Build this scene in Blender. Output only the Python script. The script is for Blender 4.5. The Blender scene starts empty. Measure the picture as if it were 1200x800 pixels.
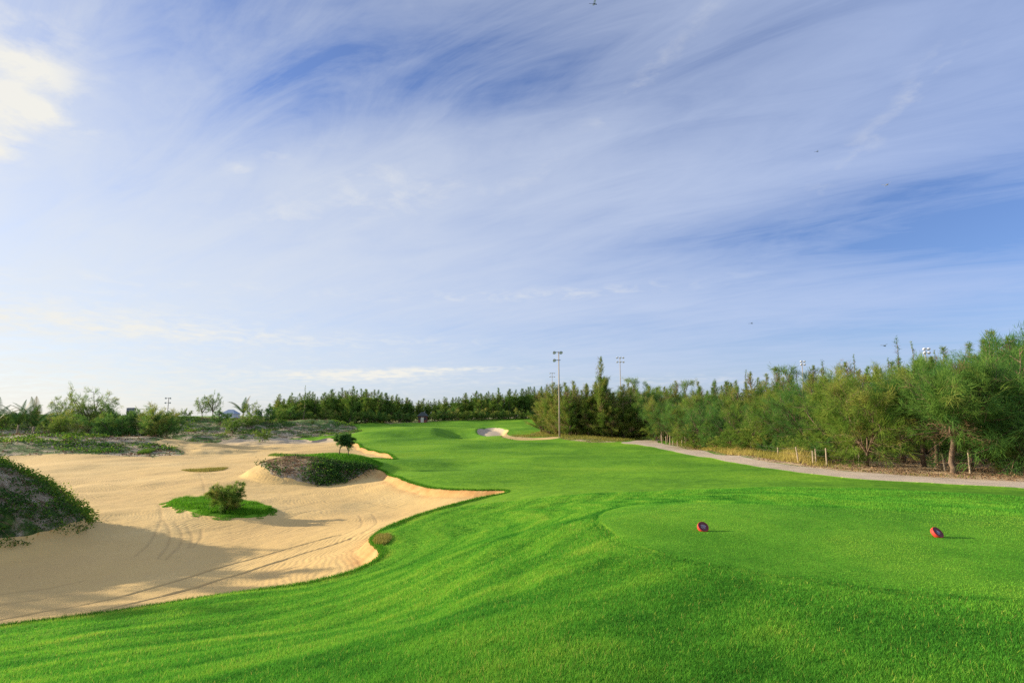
import bpy, math, random
import numpy as np
from mathutils import Vector

R = math.radians
C = bpy.context.scene.collection
scene = bpy.context.scene

# ------------------------------------------------------------------ camera
FPX = 667.0                      # focal length in pixels of the 1200 px wide photograph
CAMZ = 1.65
PITCH = math.atan((487 - 400) / FPX)
cam_data = bpy.data.cameras.new('camera')
cam_data.sensor_width = 36.0
cam_data.lens = 36.0 * FPX / 1200.0
cam_data.clip_start = 0.05
cam_data.clip_end = 8000.0
cam = bpy.data.objects.new('camera', cam_data)
cam.location = (0, 0, CAMZ)
cam.rotation_euler = (R(90) + PITCH, 0, 0)
C.objects.link(cam)
scene.camera = cam

# ------------------------------------------------------------------ light
SUN_EL, SUN_AZ = 14.5, 17.0      # elevation; how far the sun stands beyond the left-hand direction
sun_dir = Vector((-math.cos(R(SUN_AZ)) * math.cos(R(SUN_EL)),
                  math.sin(R(SUN_AZ)) * math.cos(R(SUN_EL)), math.sin(R(SUN_EL))))
sd_ = bpy.data.lights.new('sun', 'SUN')
sd_.energy = 4.1
sd_.angle = R(0.6)
sd_.color = (1.0, 0.87, 0.66)
sun = bpy.data.objects.new('sun', sd_)
sun.rotation_euler = sun_dir.to_track_quat('Z', 'Y').to_euler()
C.objects.link(sun)

scene.view_settings.view_transform = 'Standard'
scene.view_settings.look = 'None'
scene.view_settings.gamma = 1.0
scene.view_settings.use_curve_mapping = False
scene.view_settings.exposure = 1.05

scene.render.engine = 'CYCLES'
scene.cycles.max_bounces = 5
scene.cycles.diffuse_bounces = 2
scene.cycles.glossy_bounces = 2
scene.cycles.transmission_bounces = 3
scene.cycles.transparent_max_bounces = 8
scene.cycles.use_denoising = False
scene.cycles.sample_clamp_indirect = 4.0


def px_dir(px, py):
    a = (px - 600) / FPX
    b = -(py - 400) / FPX
    c, s = math.cos(PITCH), math.sin(PITCH)
    return np.array([a, c - b * s, s + b * c])


# ------------------------------------------------------------------ sky
world = bpy.data.worlds.new('World')
scene.world = world
world.use_nodes = True
wn = world.node_tree
wn.nodes.clear()
WL = wn.links


def wnode(t, **kw):
    n = wn.nodes.new(t)
    for k, v in kw.items():
        setattr(n, k, v)
    return n


def wmath(op, a, b=None, c=None, clamp=False):
    n = wn.nodes.new('ShaderNodeMath')
    n.operation = op
    n.use_clamp = clamp
    for i, v in enumerate((a, b, c)):
        if v is None:
            continue
        if isinstance(v, (int, float)):
            n.inputs[i].default_value = v
        else:
            WL.new(v, n.inputs[i])
    return n.outputs[0]


SKY_STRENGTH = 0.10
out = wnode('ShaderNodeOutputWorld')
bg = wnode('ShaderNodeBackground')
bg.inputs['Strength'].default_value = SKY_STRENGTH
WL.new(bg.outputs[0], out.inputs[0])
sky = wnode('ShaderNodeTexSky')
sky.sky_type = 'NISHITA'
sky.sun_disc = False
sky.sun_elevation = R(SUN_EL)
sky.sun_rotation = R(-(90 - SUN_AZ))
sky.air_density = 1.0
sky.dust_density = 0.6
sky.ozone_density = 2.0
tc = wnode('ShaderNodeTexCoord')
sep = wnode('ShaderNodeSeparateXYZ')
WL.new(tc.outputs['Generated'], sep.inputs[0])
dx, dy, dz = sep.outputs
az = wmath('ARCTAN2', dx, dy)
el = wmath('ARCSINE', wmath('MINIMUM', wmath('MAXIMUM', dz, -1.0), 1.0))
# cloud layer coordinates: the direction cut with a high flat sheet
den = wmath('ADD', wmath('MAXIMUM', dz, 0.0), 0.13)
u = wmath('DIVIDE', dx, den)
v = wmath('DIVIDE', dy, den)
comb = wnode('ShaderNodeCombineXYZ')
WL.new(u, comb.inputs[0])
WL.new(v, comb.inputs[1])


def wnoise(scale, detail, rough, stretch=(1, 1), rot=0.0, dist=0.0, off=(0, 0, 0)):
    m0 = wnode('ShaderNodeMapping')
    m0.inputs['Rotation'].default_value = (0, 0, R(rot))
    WL.new(comb.outputs[0], m0.inputs[0])
    mp = wnode('ShaderNodeMapping')
    mp.inputs['Location'].default_value = off
    mp.inputs['Scale'].default_value = (stretch[0], stretch[1], 1)
    WL.new(m0.outputs[0], mp.inputs[0])
    n = wnode('ShaderNodeTexNoise')
    n.inputs['Scale'].default_value = scale
    n.inputs['Detail'].default_value = detail
    n.inputs['Roughness'].default_value = rough
    n.inputs['Distortion'].default_value = dist
    WL.new(mp.outputs[0], n.inputs['Vector'])
    return n.outputs['Fac']


n_big = wnoise(0.55, 5, 0.55, (1, 1), 20, 0.4, (3.1, 1.7, 0))
n_mid = wnoise(1.9, 8, 0.60, (0.38, 1.0), 26, 0.7, (0.4, 5.2, 0))
n_fine = wnoise(5.0, 9, 0.66, (0.28, 1.0), 34, 1.0, (7.0, 2.0, 0))
n_puff = wnoise(7.0, 9, 0.62, (1.0, 1.0), 0, 0.3, (1.0, 9.0, 0))


def ae(px, py):
    d = px_dir(px, py)
    return math.atan2(d[0], d[1]), math.asin(d[2] / np.linalg.norm(d))


def blob(px, py, wx, wy, tilt, amp):
    """soft patch of the cloud sheet at a compass direction; widths in hundredths of a radian-ish pixels"""
    a0, e0 = ae(px, py)
    da = wmath('SUBTRACT', az, a0)
    de = wmath('SUBTRACT', el, e0)
    c, s = math.cos(R(tilt)), math.sin(R(tilt))
    p = wmath('ADD', wmath('MULTIPLY', da, c * FPX / wx), wmath('MULTIPLY', de, s * FPX / wx))
    q = wmath('ADD', wmath('MULTIPLY', da, -s * FPX / wy), wmath('MULTIPLY', de, c * FPX / wy))
    r2 = wmath('ADD', wmath('MULTIPLY', p, p), wmath('MULTIPLY', q, q))
    return wmath('MULTIPLY', wmath('EXPONENT', wmath('MULTIPLY', r2, -1.0)), amp)


blobs = [
    # (px, py, half width, half height, tilt, amount)
    (420, 80, 330, 110, 8, -0.07), (250, 225, 330, 60, 0, 0.34), (450, 215, 260, 60, 6, 0.26), (120, 330, 400, 70, 0, .25), (60, 380, 420, 60, 0, 0.50), (330, 330, 380, 55, 0, 0.34),
    (430, 210, 170, 45, 18, 0.30), (680, 185, 240, 42, 22, 0.26), (900, 130, 330, 60, 24, 0.22),
    (1120, 120, 190, 90, 30, 0.24), (1000, 60, 240, 70, 30, 0.12), (880, 195, 260, 35, 3, 0.22), (620, 300, 330, 45, 3, 0.26), (700, 365, 300, 30, 0, 0.25),
    (0, 120, 110, 110, 60, 0.32), (0, 60, 110, 80, 60, 0.20), (780, 60, 200, 40, 30, 0.12),
    (1050, 345, 220, 16, 0, 0.16), (150, 445, 700, 50, 0, 0.45), (800, 430, 600, 26, 0, 0.18), (60, 290, 240, 36, 4, 0.2),
    (600, 40, 270, 90, 0, -0.16), (330, 95, 230, 60, 0, -0.04), (1060, 272, 250, 36, -4, -0.42), (830, 275, 200, 18, 4, -0.25),
    (1150, 215, 160, 40, 0, -0.22), (780, 150, 130, 30, 20, -0.16), (560, 262, 80, 20, 0, -0.22), (560, 385, 260, 10, 0, -0.16),
    (960, 400, 300, 20, 0, -0.12), (20, 275, 110, 12, 0, -0.2), (200, 345, 70, 6, 0, -0.14),
]
m = None
for b in blobs:
    o = blob(*b)
    m = o if m is None else wmath('ADD', m, o)
noise_sum = wmath('ADD', wmath('ADD', wmath('MULTIPLY', wmath('SUBTRACT', n_big, 0.5), 0.45),
                               wmath('MULTIPLY', wmath('SUBTRACT', n_mid, 0.5), 0.85)),
                  wmath('MULTIPLY', wmath('SUBTRACT', n_fine, 0.5), 0.75))
cover = wmath('ADD', wmath('MULTIPLY', m, 0.95), wmath('ADD', wmath('MULTIPLY', noise_sum, 1.25), 0.40))
cover = wmath('SUBTRACT', 1.0, wmath('EXPONENT', wmath('MULTIPLY', wmath('MAXIMUM', wmath('ADD', cover, 0.02), 0.04), -1.25)))
# brighter puffs: the small cumulus at the upper left and the low bank above the wood
pm = None
for b in [(-12, 160, 40, 24, 60, .75), (5, 112, 46, 9, -10, 0.5), (0, 70, 60, 16, 0, 0.25), (285, 200, 26, 9, -10, 0.30),
          (500, 434, 110, 4, 2, 0.55), (420, 441, 90, 5, 0, 0.45), (45, 365, 190, 24, 0, 0.42), (440, 205, 60, 16, 10, 0.2),
          (320, 182, 22, 9, 0, 0.25), (-40, 455, 420, 46, 0, 0.5), (60, 320, 260, 9, 2, .2), (860, 445, 300, 7, 0, .25), (300, 395, 300, 9, 0, .25), (0, 20, 70, 50, 0, .28), (30, 100, 45, 40, 30, .35), (640, 345, 200, 8, 2, .3), (420, 240, 160, 20, 12, .3), (1050, 130, 120, 14, 38, .22), (760, 90, 160, 14, 34, .2), (370, 168, 40, 9, 20, 0.2), (95, 152, 20, 6, 0, 0.35)]:
    o = blob(*b)
    pm = o if pm is None else wmath('ADD', pm, o)
puff = wmath('ADD', pm, wmath('MULTIPLY', wmath('SUBTRACT', n_puff, 0.56), 2.4))
puff = wmath('MULTIPLY', wmath('MULTIPLY', puff, 1.5, clamp=True), wmath('MULTIPLY', pm, 1.6, clamp=True))

tint = wnode('ShaderNodeMix', data_type='RGBA', blend_type='MULTIPLY')
tint.inputs[0].default_value = 1.0
tint.inputs[7].default_value = (0.54, 0.63, 0.93, 1)
WL.new(sky.outputs[0], tint.inputs[6])
K = 1.0 / SKY_STRENGTH
mix1 = wnode('ShaderNodeMix', data_type='RGBA')
WL.new(wmath('MULTIPLY', cover, 0.96), mix1.inputs[0])
WL.new(tint.outputs[2], mix1.inputs[6])
# thin cirrus: white towards the sun, cooler away from it
cloudcol = wnode('ShaderNodeMix', data_type='RGBA')
f = wmath('MULTIPLY', wmath('ADD', wmath('MULTIPLY', az, -0.75), 0.5), 1.0, clamp=True)
WL.new(f, cloudcol.inputs[0])
cloudcol.inputs[6].default_value = (0.25 * K, 0.30 * K, 0.425 * K, 1)
cloudcol.inputs[7].default_value = (0.385 * K, 0.40 * K, 0.405 * K, 1)
# added sheet brightness, out of view overhead and behind the tee, to lighten shadows
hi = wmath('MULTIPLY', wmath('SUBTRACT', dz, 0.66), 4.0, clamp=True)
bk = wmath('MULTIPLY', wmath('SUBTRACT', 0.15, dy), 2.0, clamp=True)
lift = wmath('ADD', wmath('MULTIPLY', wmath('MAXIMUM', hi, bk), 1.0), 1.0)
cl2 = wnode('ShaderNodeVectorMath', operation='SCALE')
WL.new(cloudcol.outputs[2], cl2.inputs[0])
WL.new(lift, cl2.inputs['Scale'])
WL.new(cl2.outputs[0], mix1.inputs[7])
mix2 = wnode('ShaderNodeMix', data_type='RGBA')
WL.new(puff, mix2.inputs[0])
WL.new(mix1.outputs[2], mix2.inputs[6])
mix2.inputs[7].default_value = (0.43 * K, 0.425 * K, 0.40 * K, 1)
WL.new(mix2.outputs[2], bg.inputs[0])


# ------------------------------------------------------------------ helpers
def tag(o, label=None, cat=None, group=None, kind=None):
    if label: o['label'] = label
    if cat: o['category'] = cat
    if group: o['group'] = group
    if kind: o['kind'] = kind
    return o


def mesh_np(name, V, F, mat=None, smooth=False, attrs=None, nper=3, parent=None):
    """mesh object from numpy arrays; F is (n, nper)"""
    me = bpy.data.meshes.new(name)
    V = np.ascontiguousarray(V, dtype=np.float32)
    F = np.ascontiguousarray(F, dtype=np.int32)
    me.vertices.add(len(V))
    me.vertices.foreach_set('co', V.ravel())
    me.loops.add(F.size)
    me.loops.foreach_set('vertex_index', F.ravel())
    me.polygons.add(len(F))
    me.polygons.foreach_set('loop_start', np.arange(0, F.size, nper, dtype=np.int32))
    me.polygons.foreach_set('loop_total', np.full(len(F), nper, dtype=np.int32))
    me.polygons.foreach_set('use_smooth', np.full(len(F), smooth, dtype=bool))
    for k, a in (attrs or {}).items():
        at = me.attributes.new(k, 'FLOAT', 'POINT')
        at.data.foreach_set('value', np.ascontiguousarray(a, dtype=np.float32))
    me.update(calc_edges=True)
    if mat: me.materials.append(mat)
    o = bpy.data.objects.new(name, me)
    C.objects.link(o)
    if parent: o.parent = parent
    return o


def empty(name, loc, rz=0.0):
    o = bpy.data.objects.new(name, None)
    o.location = loc
    o.rotation_euler = (0, 0, rz)
    o.empty_display_size = 0.3
    C.objects.link(o)
    return o


class MB:
    """collects vertices and faces (any polygons) for one mesh"""
    def __init__(s): s.v = []; s.f = []

    def tube(s, pts, rad, n=6, cap=True):
        pts = [Vector(p) for p in pts]
        if not hasattr(rad, '__len__'): rad = [rad] * len(pts)
        b = len(s.v)
        for i, p in enumerate(pts):
            t = (pts[min(i + 1, len(pts) - 1)] - pts[max(i - 1, 0)]).normalized()
            a = t.orthogonal().normalized() if abs(t.z) < 0.99 else Vector((1, 0, 0))
            if i and abs(t.z) < 0.99:
                pass
            a = (Vector((1, 0.01, 0)) - t * t.dot(Vector((1, 0.01, 0)))).normalized() if abs(t.x) < 0.9 else (Vector((0, 1, 0.01)) - t * t.dot(Vector((0, 1, 0.01)))).normalized()
            c = t.cross(a)
            for k in range(n):
                w = 2 * math.pi * k / n
                s.v.append(p + (a * math.cos(w) + c * math.sin(w)) * rad[i])
        for i in range(len(pts) - 1):
            for k in range(n):
                s.f.append((b + i * n + k, b + i * n + (k + 1) % n, b + (i + 1) * n + (k + 1) % n, b + (i + 1) * n + k))
        if cap:
            s.f.append(tuple(b + k for k in range(n))[::-1])
            e = b + (len(pts) - 1) * n
            s.f.append(tuple(e + k for k in range(n)))

    def box(s, lo, hi, M=None):
        b = len(s.v)
        for z in (lo[2], hi[2]):
            for x, y in ((lo[0], lo[1]), (hi[0], lo[1]), (hi[0], hi[1]), (lo[0], hi[1])):
                p = Vector((x, y, z))
                s.v.append(M @ p if M else p)
        for f in ((3, 2, 1, 0), (4, 5, 6, 7), (0, 1, 5, 4), (1, 2, 6, 5), (2, 3, 7, 6), (3, 0, 4, 7)):
            s.f.append(tuple(b + i for i in f))

    def build(s, name, mat, parent=None, smooth=False, loc=None):
        me = bpy.data.meshes.new(name)
        me.from_pydata([tuple(p) for p in s.v], [], s.f)
        if smooth:
            for p in me.polygons: p.use_smooth = True
        me.materials.append(mat)
        o = bpy.data.objects.new(name, me)
        C.objects.link(o)
        if parent: o.parent = parent
        if loc is not None: o.location = loc
        return o


def hash2(ix, iy, seed):
    h = (ix.astype(np.int64) * 374761393 + iy.astype(np.int64) * 668265263 + seed * 1442695041) & 0xffffffff
    h = ((h ^ (h >> 13)) * 1274126177) & 0xffffffff
    h = h ^ (h >> 16)
    return (h & 0xffff) / 65535.0


def vnoise(x, y, seed=0):
    ix = np.floor(x); iy = np.floor(y)
    fx = x - ix; fy = y - iy
    fx = fx * fx * fx * (fx * (fx * 6 - 15) + 10); fy = fy * fy * fy * (fy * (fy * 6 - 15) + 10)
    a = hash2(ix, iy, seed); b = hash2(ix + 1, iy, seed)
    c = hash2(ix, iy + 1, seed); d = hash2(ix + 1, iy + 1, seed)
    return (a + (b - a) * fx) * (1 - fy) + (c + (d - c) * fx) * fy


def fbm(x, y, seed=0, oct=3):
    s = 0; a = 1.0; t = 0
    for k in range(oct):
        s = s + a * (vnoise(x * 2 ** k + 17.3 * k, y * 2 ** k - 9.1 * k, seed + k) - 0.5)
        t += a; a *= 0.5
    return s / t * 2


def sstep(a, b, x):
    t = np.clip((x - a) / (b - a), 0, 1)
    return t * t * (3 - 2 * t)


# ------------------------------------------------------------------ terrain height
def P_d(px, py, D):
    d = px_dir(px, py)
    t = D / d[1]
    return (d[0] * t, D, CAMZ + d[2] * t)


def P_z(px, py, z):
    d = px_dir(px, py)
    t = (z - CAMZ) / d[2]
    return (d[0] * t, d[1] * t, z)


SZ = -2.75
ctrl = []
for px, py in [(600, 800), (900, 800), (1250, 800), (1200, 700), (900, 700), (850, 640), (1100, 630), (760, 640), (820, 596),
               (950, 596), (720, 700), (1300, 620)]:
    ctrl.append(P_z(px, py, 0.0))
for px, py, z in [(600, 700, -.12), (640, 620, -.30), (600, 645, -.42), (450, 800, -.12), (450, 710, -.95), (300, 800, -.35), (300, 740, -1.1),
                  (150, 800, -.6), (0, 800, -.85), (-150, 800, -1.2), (520, 660, -.85),
                  (420, 668, -2.05), (300, 691, -2.1), (150, 714, -2.1), (0, 734, -2.1), (-200, 765, -2.2),
                  (470, 613, -2.1), (520, 594, -2.1), (592, 577, -2.15)]:
    ctrl.append(P_z(px, py, z))
for px, py, D in [(600, 604, 18), (600, 562, 34), (600, 540, 48), (600, 520, 80), (600, 510, 108),
                  (700, 577, 25), (700, 540, 46), (700, 520, 80), (740, 516.5, 88), (800, 580, 19), (800, 560, 31), (800, 540, 45), (800, 523, 76),
                  (1000, 586, 13), (1000, 566, 24), (1000, 552, 33), (1137, 565, 27), (1137, 553, 32), (1200, 570, 25), (1200, 590, 14),
                  (900, 534, 50), (935, 542, 42), (1000, 532, 52), (1200, 546, 38), (900, 560, 28),
                  (540, 545, 48), (540, 520, 85), (470, 537, 55), (480, 515, 92), (430, 509, 112), (540, 504, 122), (500, 498, 158),
                  (440, 500, 148), (560, 500, 140), (620, 500, 132), (620, 491, 178), (560, 494, 172), (655, 512, 100), (700, 512, 102),
                  (590, 571, 31), (520, 568, 33), (470, 557, 38), (440, 545, 46), (590, 505, 116),
                  (0, 512, 70), (100, 512, 73), (180, 521, 73), (-200, 510, 70),
                  (200, 497, 116), (300, 494, 126), (60, 494, 106), (0, 491, 100), (360, 497, 140), (-250, 495, 95)]:
    ctrl.append(P_d(px, py, D))
for px, py in [(100, 620), (200, 650), (50, 700), (300, 640), (400, 600), (-150, 700), (-200, 600), (-80, 560), (250, 560), (100, 545), (200, 530), (330, 521),
               (0, 536), (215, 533), (160, 535), (250, 517), (150, 516), (330, 515), (300, 580), (480, 583), (400, 575), (430, 560), (390, 521), (-250, 540)]:
    ctrl.append(P_z(px, py, SZ))
ctrl += [(60, 70, -0.8), (95, 60, 0.8), (110, 100, 1.5), (50, 130, -1.2), (25, 140, -1.8), (0, 260, 1.0), (-100, 260, -1), (100, 260, 0),
         (-110, 160, 0.2), (-60, 200, -0.6), (-180, 100, 0), (-220, 220, 0), (0, -6, 0), (15, -5, 0), (-15, -5, -1.2), (0, -60, -1), (60, -20, -1),
         (-60, -20, -2.4), (60, 10, -1.4), (-60, 20, -2), (0, 600, 0), (300, 500, 0), (-300, 500, -1), (300, 100, 2), (300, -300, 0), (-300, -300, 0)]
ctrl = np.array(ctrl)


def warp(x, y):
    r = np.hypot(x, y)
    return np.stack([np.arctan2(x, y + 1.5) * 1.15, np.log(r + 5.0)], -1)


cw = warp(ctrl[:, 0], ctrl[:, 1])
nC = len(ctrl)
D2 = ((cw[:, None] - cw[None]) ** 2).sum(-1)
Kt = 0.5 * D2 * np.log(D2 + 1e-9) + np.eye(nC) * 2e-4
Pm = np.concatenate([np.ones((nC, 1)), cw], 1)
A = np.block([[Kt, Pm], [Pm.T, np.zeros((3, 3))]])
wts = np.linalg.solve(A, np.concatenate([ctrl[:, 2], np.zeros(3)]))


def chunked(fn, x, y, n=60000):
    x = np.asarray(x, float); y = np.asarray(y, float)
    sh = x.shape
    x = x.ravel(); y = y.ravel()
    o = np.empty(len(x))
    for i in range(0, len(x), n):
        o[i:i + n] = fn(x[i:i + n], y[i:i + n])
    return o.reshape(sh)


def _tps(x, y):
    w = warp(x, y)
    d2 = (w[:, None, 0] - cw[None, :, 0]) ** 2 + (w[:, None, 1] - cw[None, :, 1]) ** 2
    return (0.5 * d2 * np.log(d2 + 1e-9)) @ wts[:nC] + wts[nC] + w @ wts[nC + 1:]


MOUND = (-25.2, 22.6, 8.6, 5.2, -6)       # near dune on the left: centre, half axes, turn
ISLE = (-15.4, 45.4, 4.9, 4.9, 0)


def ell(x, y, e):
    c, s = math.cos(R(e[4])), math.sin(R(e[4]))
    X = x - e[0]; Y = y - e[1]
    return np.hypot((X * c + Y * s) / e[2], (-X * s + Y * c) / e[3])


def gauss(x, y, cx, cy, sx, sy, h, rot=0):
    c, s = math.cos(R(rot)), math.sin(R(rot))
    X = x - cx; Y = y - cy
    return h * np.exp(-((X * c + Y * s) / sx) ** 2 - ((-X * s + Y * c) / sy) ** 2)


def _base(x, y):
    z = _tps(x, y)
    r = np.hypot(x, y)
    z = z * (1 - sstep(260, 500, r)) - 0.5 * sstep(260, 500, r)
    # mounds
    e = ell(x, y, MOUND) + 0.06 * fbm(x * 0.5, y * 0.5, 5)
    z = z + 3.35 * np.clip(1 - e * e, 0, 1) ** 0.85
    e = ell(x, y, ISLE) + 0.05 * fbm(x * 0.6, y * 0.6, 9)
    z = z + 1.0 * np.clip(1 - e * e, 0, 1) ** 0.75
    z = z + gauss(x, y, -14.7, 28.7, 2.6, 2.6, 0.16)
    # humps on the fairway that throw the long soft shadows
    uu = x + 15.0 + 0.12 * (y - 112)
    z = z + (0.9 * sstep(-20, -1, uu) - 1.8 * sstep(-1, 4.6, uu) + 0.9 * sstep(6, 12, uu)) * np.exp(-((y - 115) / 13) ** 4)
    z = z + gauss(x, y, -22, 74, 5, 2.6, 0.5, 0) + gauss(x, y, -8, 62, 7, 3, 0.28, 5)
    z = z + gauss(x, y, 1, 78, 9, 4, 0.35, 10) + gauss(x, y, -19.5, 135, 9, 7, 0.5)
    # back dunes
    z = z + gauss(x, y, -44, 134, 8, 6, 1.7) + gauss(x, y, -60, 104, 5, 4, .8) + gauss(x, y, -74, 100, 7, 4, .9)
    back = sstep(60, 75, y) * sstep(-25, -40, x) * (1 - sstep(200, 260, r))
    z = z + back * 0.7 * fbm(x * 0.16, y * 0.16, 21, 4)
    # everyday unevenness
    z = z + fbm(x * 0.09, y * 0.09, 31, 3) * 0.30 * sstep(14, 45, r) * (1 - 0.6 * back)
    z = z + fbm(x * 0.075, y * 0.035, 35, 2) * 0.45 * sstep(50, 80, y) * (1 - sstep(170, 200, y)) * sstep(-38, -25, x)
    z = z + fbm(x * 0.35, y * 0.35, 41, 3) * 0.035 * sstep(8, 20, r)
    return z


def base(x, y): return chunked(_base, x, y)


def hit(px, py):
    """ground point seen from the tee in a direction of the photograph"""
    d = px_dir(px, py)
    ts = np.exp(np.linspace(math.log(2.0), math.log(420), 1600))
    z = base(d[0] * ts, d[1] * ts) - (CAMZ + d[2] * ts)
    k = np.argmax(z > 0)
    if z[k] <= 0: return (d[0] * 260, d[1] * 260)
    a, b = z[k - 1], z[k]
    t = ts[k - 1] + (ts[k] - ts[k - 1]) * (-a / (b - a)) if k else ts[0]
    return (d[0] * t, d[1] * t)


def smooth_poly(pts, closed=True, step=0.4):
    pts = [np.array(p, float) for p in pts]
    n = len(pts)
    o = []
    rng_ = range(n) if closed else range(n - 1)
    for i in rng_:
        if closed:
            p0, p1, p2, p3 = pts[i - 1], pts[i], pts[(i + 1) % n], pts[(i + 2) % n]
        else:
            p0, p1, p2, p3 = pts[max(i - 1, 0)], pts[i], pts[i + 1], pts[min(i + 2, n - 1)]
        L = np.linalg.norm(p2 - p1)
        k = int(max(1, min(4, L / step)))
        # centripetal-ish: limit the tangents to the segment length
        t1 = (p2 - p0); t2 = (p3 - p1)
        l1 = np.linalg.norm(t1) + 1e-9; l2 = np.linalg.norm(t2) + 1e-9
        t1 = t1 / l1 * min(l1 * 0.5, L); t2 = t2 / l2 * min(l2 * 0.5, L)
        for j in range(k):
            t = j / k
            h = ((2 * t ** 3 - 3 * t ** 2 + 1) * p1 + (t ** 3 - 2 * t ** 2 + t) * t1 + (-2 * t ** 3 + 3 * t ** 2) * p2 + (t ** 3 - t ** 2) * t2)
            o.append(h)
    if not closed: o.append(pts[-1])
    return np.array(o)


def _sd(poly, x, y, closed=True):
    """distance to a polygon, positive inside (or plain distance to an open line)"""
    n = len(poly)
    best = np.full(x.shape, 1e12)
    ins = np.zeros(x.shape, bool)
    for i in range(n if closed else n - 1):
        ax, ay = poly[i]; bx, by = poly[(i + 1) % n]
        ex, ey = bx - ax, by - ay
        L = ex * ex + ey * ey + 1e-12
        t = np.clip(((x - ax) * ex + (y - ay) * ey) / L, 0, 1)
        d = (x - ax - t * ex) ** 2 + (y - ay - t * ey) ** 2
        np.minimum(best, d, out=best)
        if closed and ay != by:
            c = ((ay > y) != (by > y)) & (x < (bx - ax) * (y - ay) / (by - ay) + ax)
            ins ^= c
    best = np.sqrt(best)
    return np.where(ins, best, -best) if closed else best


def sdist(poly, x, y, closed=True, margin=12.0):
    """bounded: outside the polygon's box plus a margin the value is just 'far outside'"""
    x = np.asarray(x, float); y = np.asarray(y, float)
    lo = poly.min(0) - margin; hi = poly.max(0) + margin
    o = np.full(x.shape, -margin if closed else margin)
    k = (x > lo[0]) & (x < hi[0]) & (y > lo[1]) & (y < hi[1])
    xs, ys = x[k], y[k]
    r = np.empty(len(xs))
    for i in range(0, len(xs), 100000):
        r[i:i + 100000] = _sd(poly, xs[i:i + 100000], ys[i:i + 100000], closed)
    o[k] = r
    return o


def hits(L): return [hit(*p) for p in L]


sand_px = [(-220, 768), (-100, 749), (0, 733.5), (100, 720.5), (200, 706), (300, 691), (360, 682), (420, 666), (446, 652), (446, 643), (438, 636), (436, 630), (448, 620),
           (480, 606.5), (520, 594), (560, 583.5), (592, 577.5), (591, 574), (560, 574), (520, 572.5), (490, 567.5), (470, 560.5), (452, 553), (438, 548.5),
           (425, 549), (405, 551), (365, 549)]
sand_w = hits(sand_px) + [(-19.6, 47.2), (-18.3, 49.3), (-16.6, 51.0), (-14.6, 51.6)] + hits([(430, 536.5), (461, 538), (459, 533.5), (442, 529), (430, 526), (424, 524), (420, 519.5), (406, 517), (398, 513.5), (384, 513), (366, 516)])
sand_w += hits([(358, 514.5), (330, 512.5)]) + [(-72, 118), (-100, 112), (-130, 90), (-130, 20), (-70, 8)]
SAND = smooth_poly(sand_w)
path_bot = [(728, 518.8), (745, 520.3), (770, 524.5), (800, 531), (850, 540), (900, 548), (950, 554.5), (1000, 559.5), (1060, 563.5), (1137, 568), (1200, 571.5), (1300, 577)]
path_top = [(1300, 568.5), (1200, 564), (1137, 561), (1060, 557), (1000, 552.3), (950, 547.3), (900, 541), (850, 533.2), (800, 524.5), (780, 520.5), (771, 518.3), (773, 516), (800, 514), (800, 511.5), (765, 513.8), (740, 516.6)]
PATH_T = hits(path_top)
PATH = smooth_poly(hits(path_bot) + [(60, 16), (110, 0), (110, 6), (62, 20)] + PATH_T, step=1.5)
dune_px = [(0, 534), (60, 531.5), (130, 533), (180, 534.5), (212, 532), (216, 528.5), (206, 525), (195, 522.5)]
DUNE = smooth_poly([(-130, 55), (-75, 60)] + hits(dune_px) + hits([(175, 517.5), (260, 516.5), (300, 514), (330, 513.6), (352, 513), (385, 510), (425, 505)]) +
                   [(-42, 148), (-52, 175), (-80, 260), (-420, 300), (-420, 60)], step=2)
ISLEP = smooth_poly(hits([(318, 556), (330, 559.5), (350, 562), (380, 562.5), (405, 560), (428, 553), (438, 548), (434, 544), (420, 544.5), (400, 542), (380, 539), (362, 536)]) +
                    [(-17.6, 46.2), (-19.0, 46.6), (-20.0, 45.5)], step=1)
th = np.linspace(0, 2 * math.pi, 40, endpoint=False)
c_, s_ = math.cos(R(MOUND[4])), math.sin(R(MOUND[4]))
NEARM = np.stack([MOUND[0] + np.cos(th) * MOUND[2] * 0.98 * c_ - np.sin(th) * MOUND[3] * 0.98 * s_,
                  MOUND[1] + np.cos(th) * MOUND[2] * 0.98 * s_ + np.sin(th) * MOUND[3] * 0.98 * c_], -1)
TUFT = smooth_poly(hits([(195, 583), (215, 579.5), (250, 578.5), (285, 582), (310, 587), (321, 592), (312, 598), (290, 600.5), (262, 599.5), (240, 597), (222, 592), (200, 587)]), step=1)
ROUGH = smooth_poly(hits([(1300, 568), (1200, 563.5), (1137, 560.5), (1060, 556.5), (1000, 551.8), (950, 546.8), (900, 540.5), (850, 532.7), (800, 524), (782, 519.5)]) +
                    [(27, 92)] + hits([(745, 515.5), (720, 517.5), (690, 518), (665, 515), (645, 512), (630, 511.5), (590, 513.2), (592, 511), (620, 509)]) +
                    [(8, 128), (12, 150), (15, 186), (-12, 190), (-26, 178), (-38, 170), (-52, 168), (-80, 200), (-400, 230), (-900, 900), (900, 900), (900, -40), (120, -10), (110, 12), (60, 22)], step=3)
TEE = smooth_poly(hits([(706, 612), (712, 598), (735, 592), (790, 589.5), (860, 590), (950, 593), (1050, 598.5), (1150, 604), (1300, 612)]) + [(12.5, 6.5), (11, 3.3)] +
                  hits([(1190, 700), (1050, 690), (900, 672), (800, 655), (735, 635)]), step=1)
POT = smooth_poly(hits([(559, 504), (566, 501), (580, 500), (590, 501.5), (594, 503.5), (590, 508), (588, 510), (575, 510.3), (565, 509)]), step=1)
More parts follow.
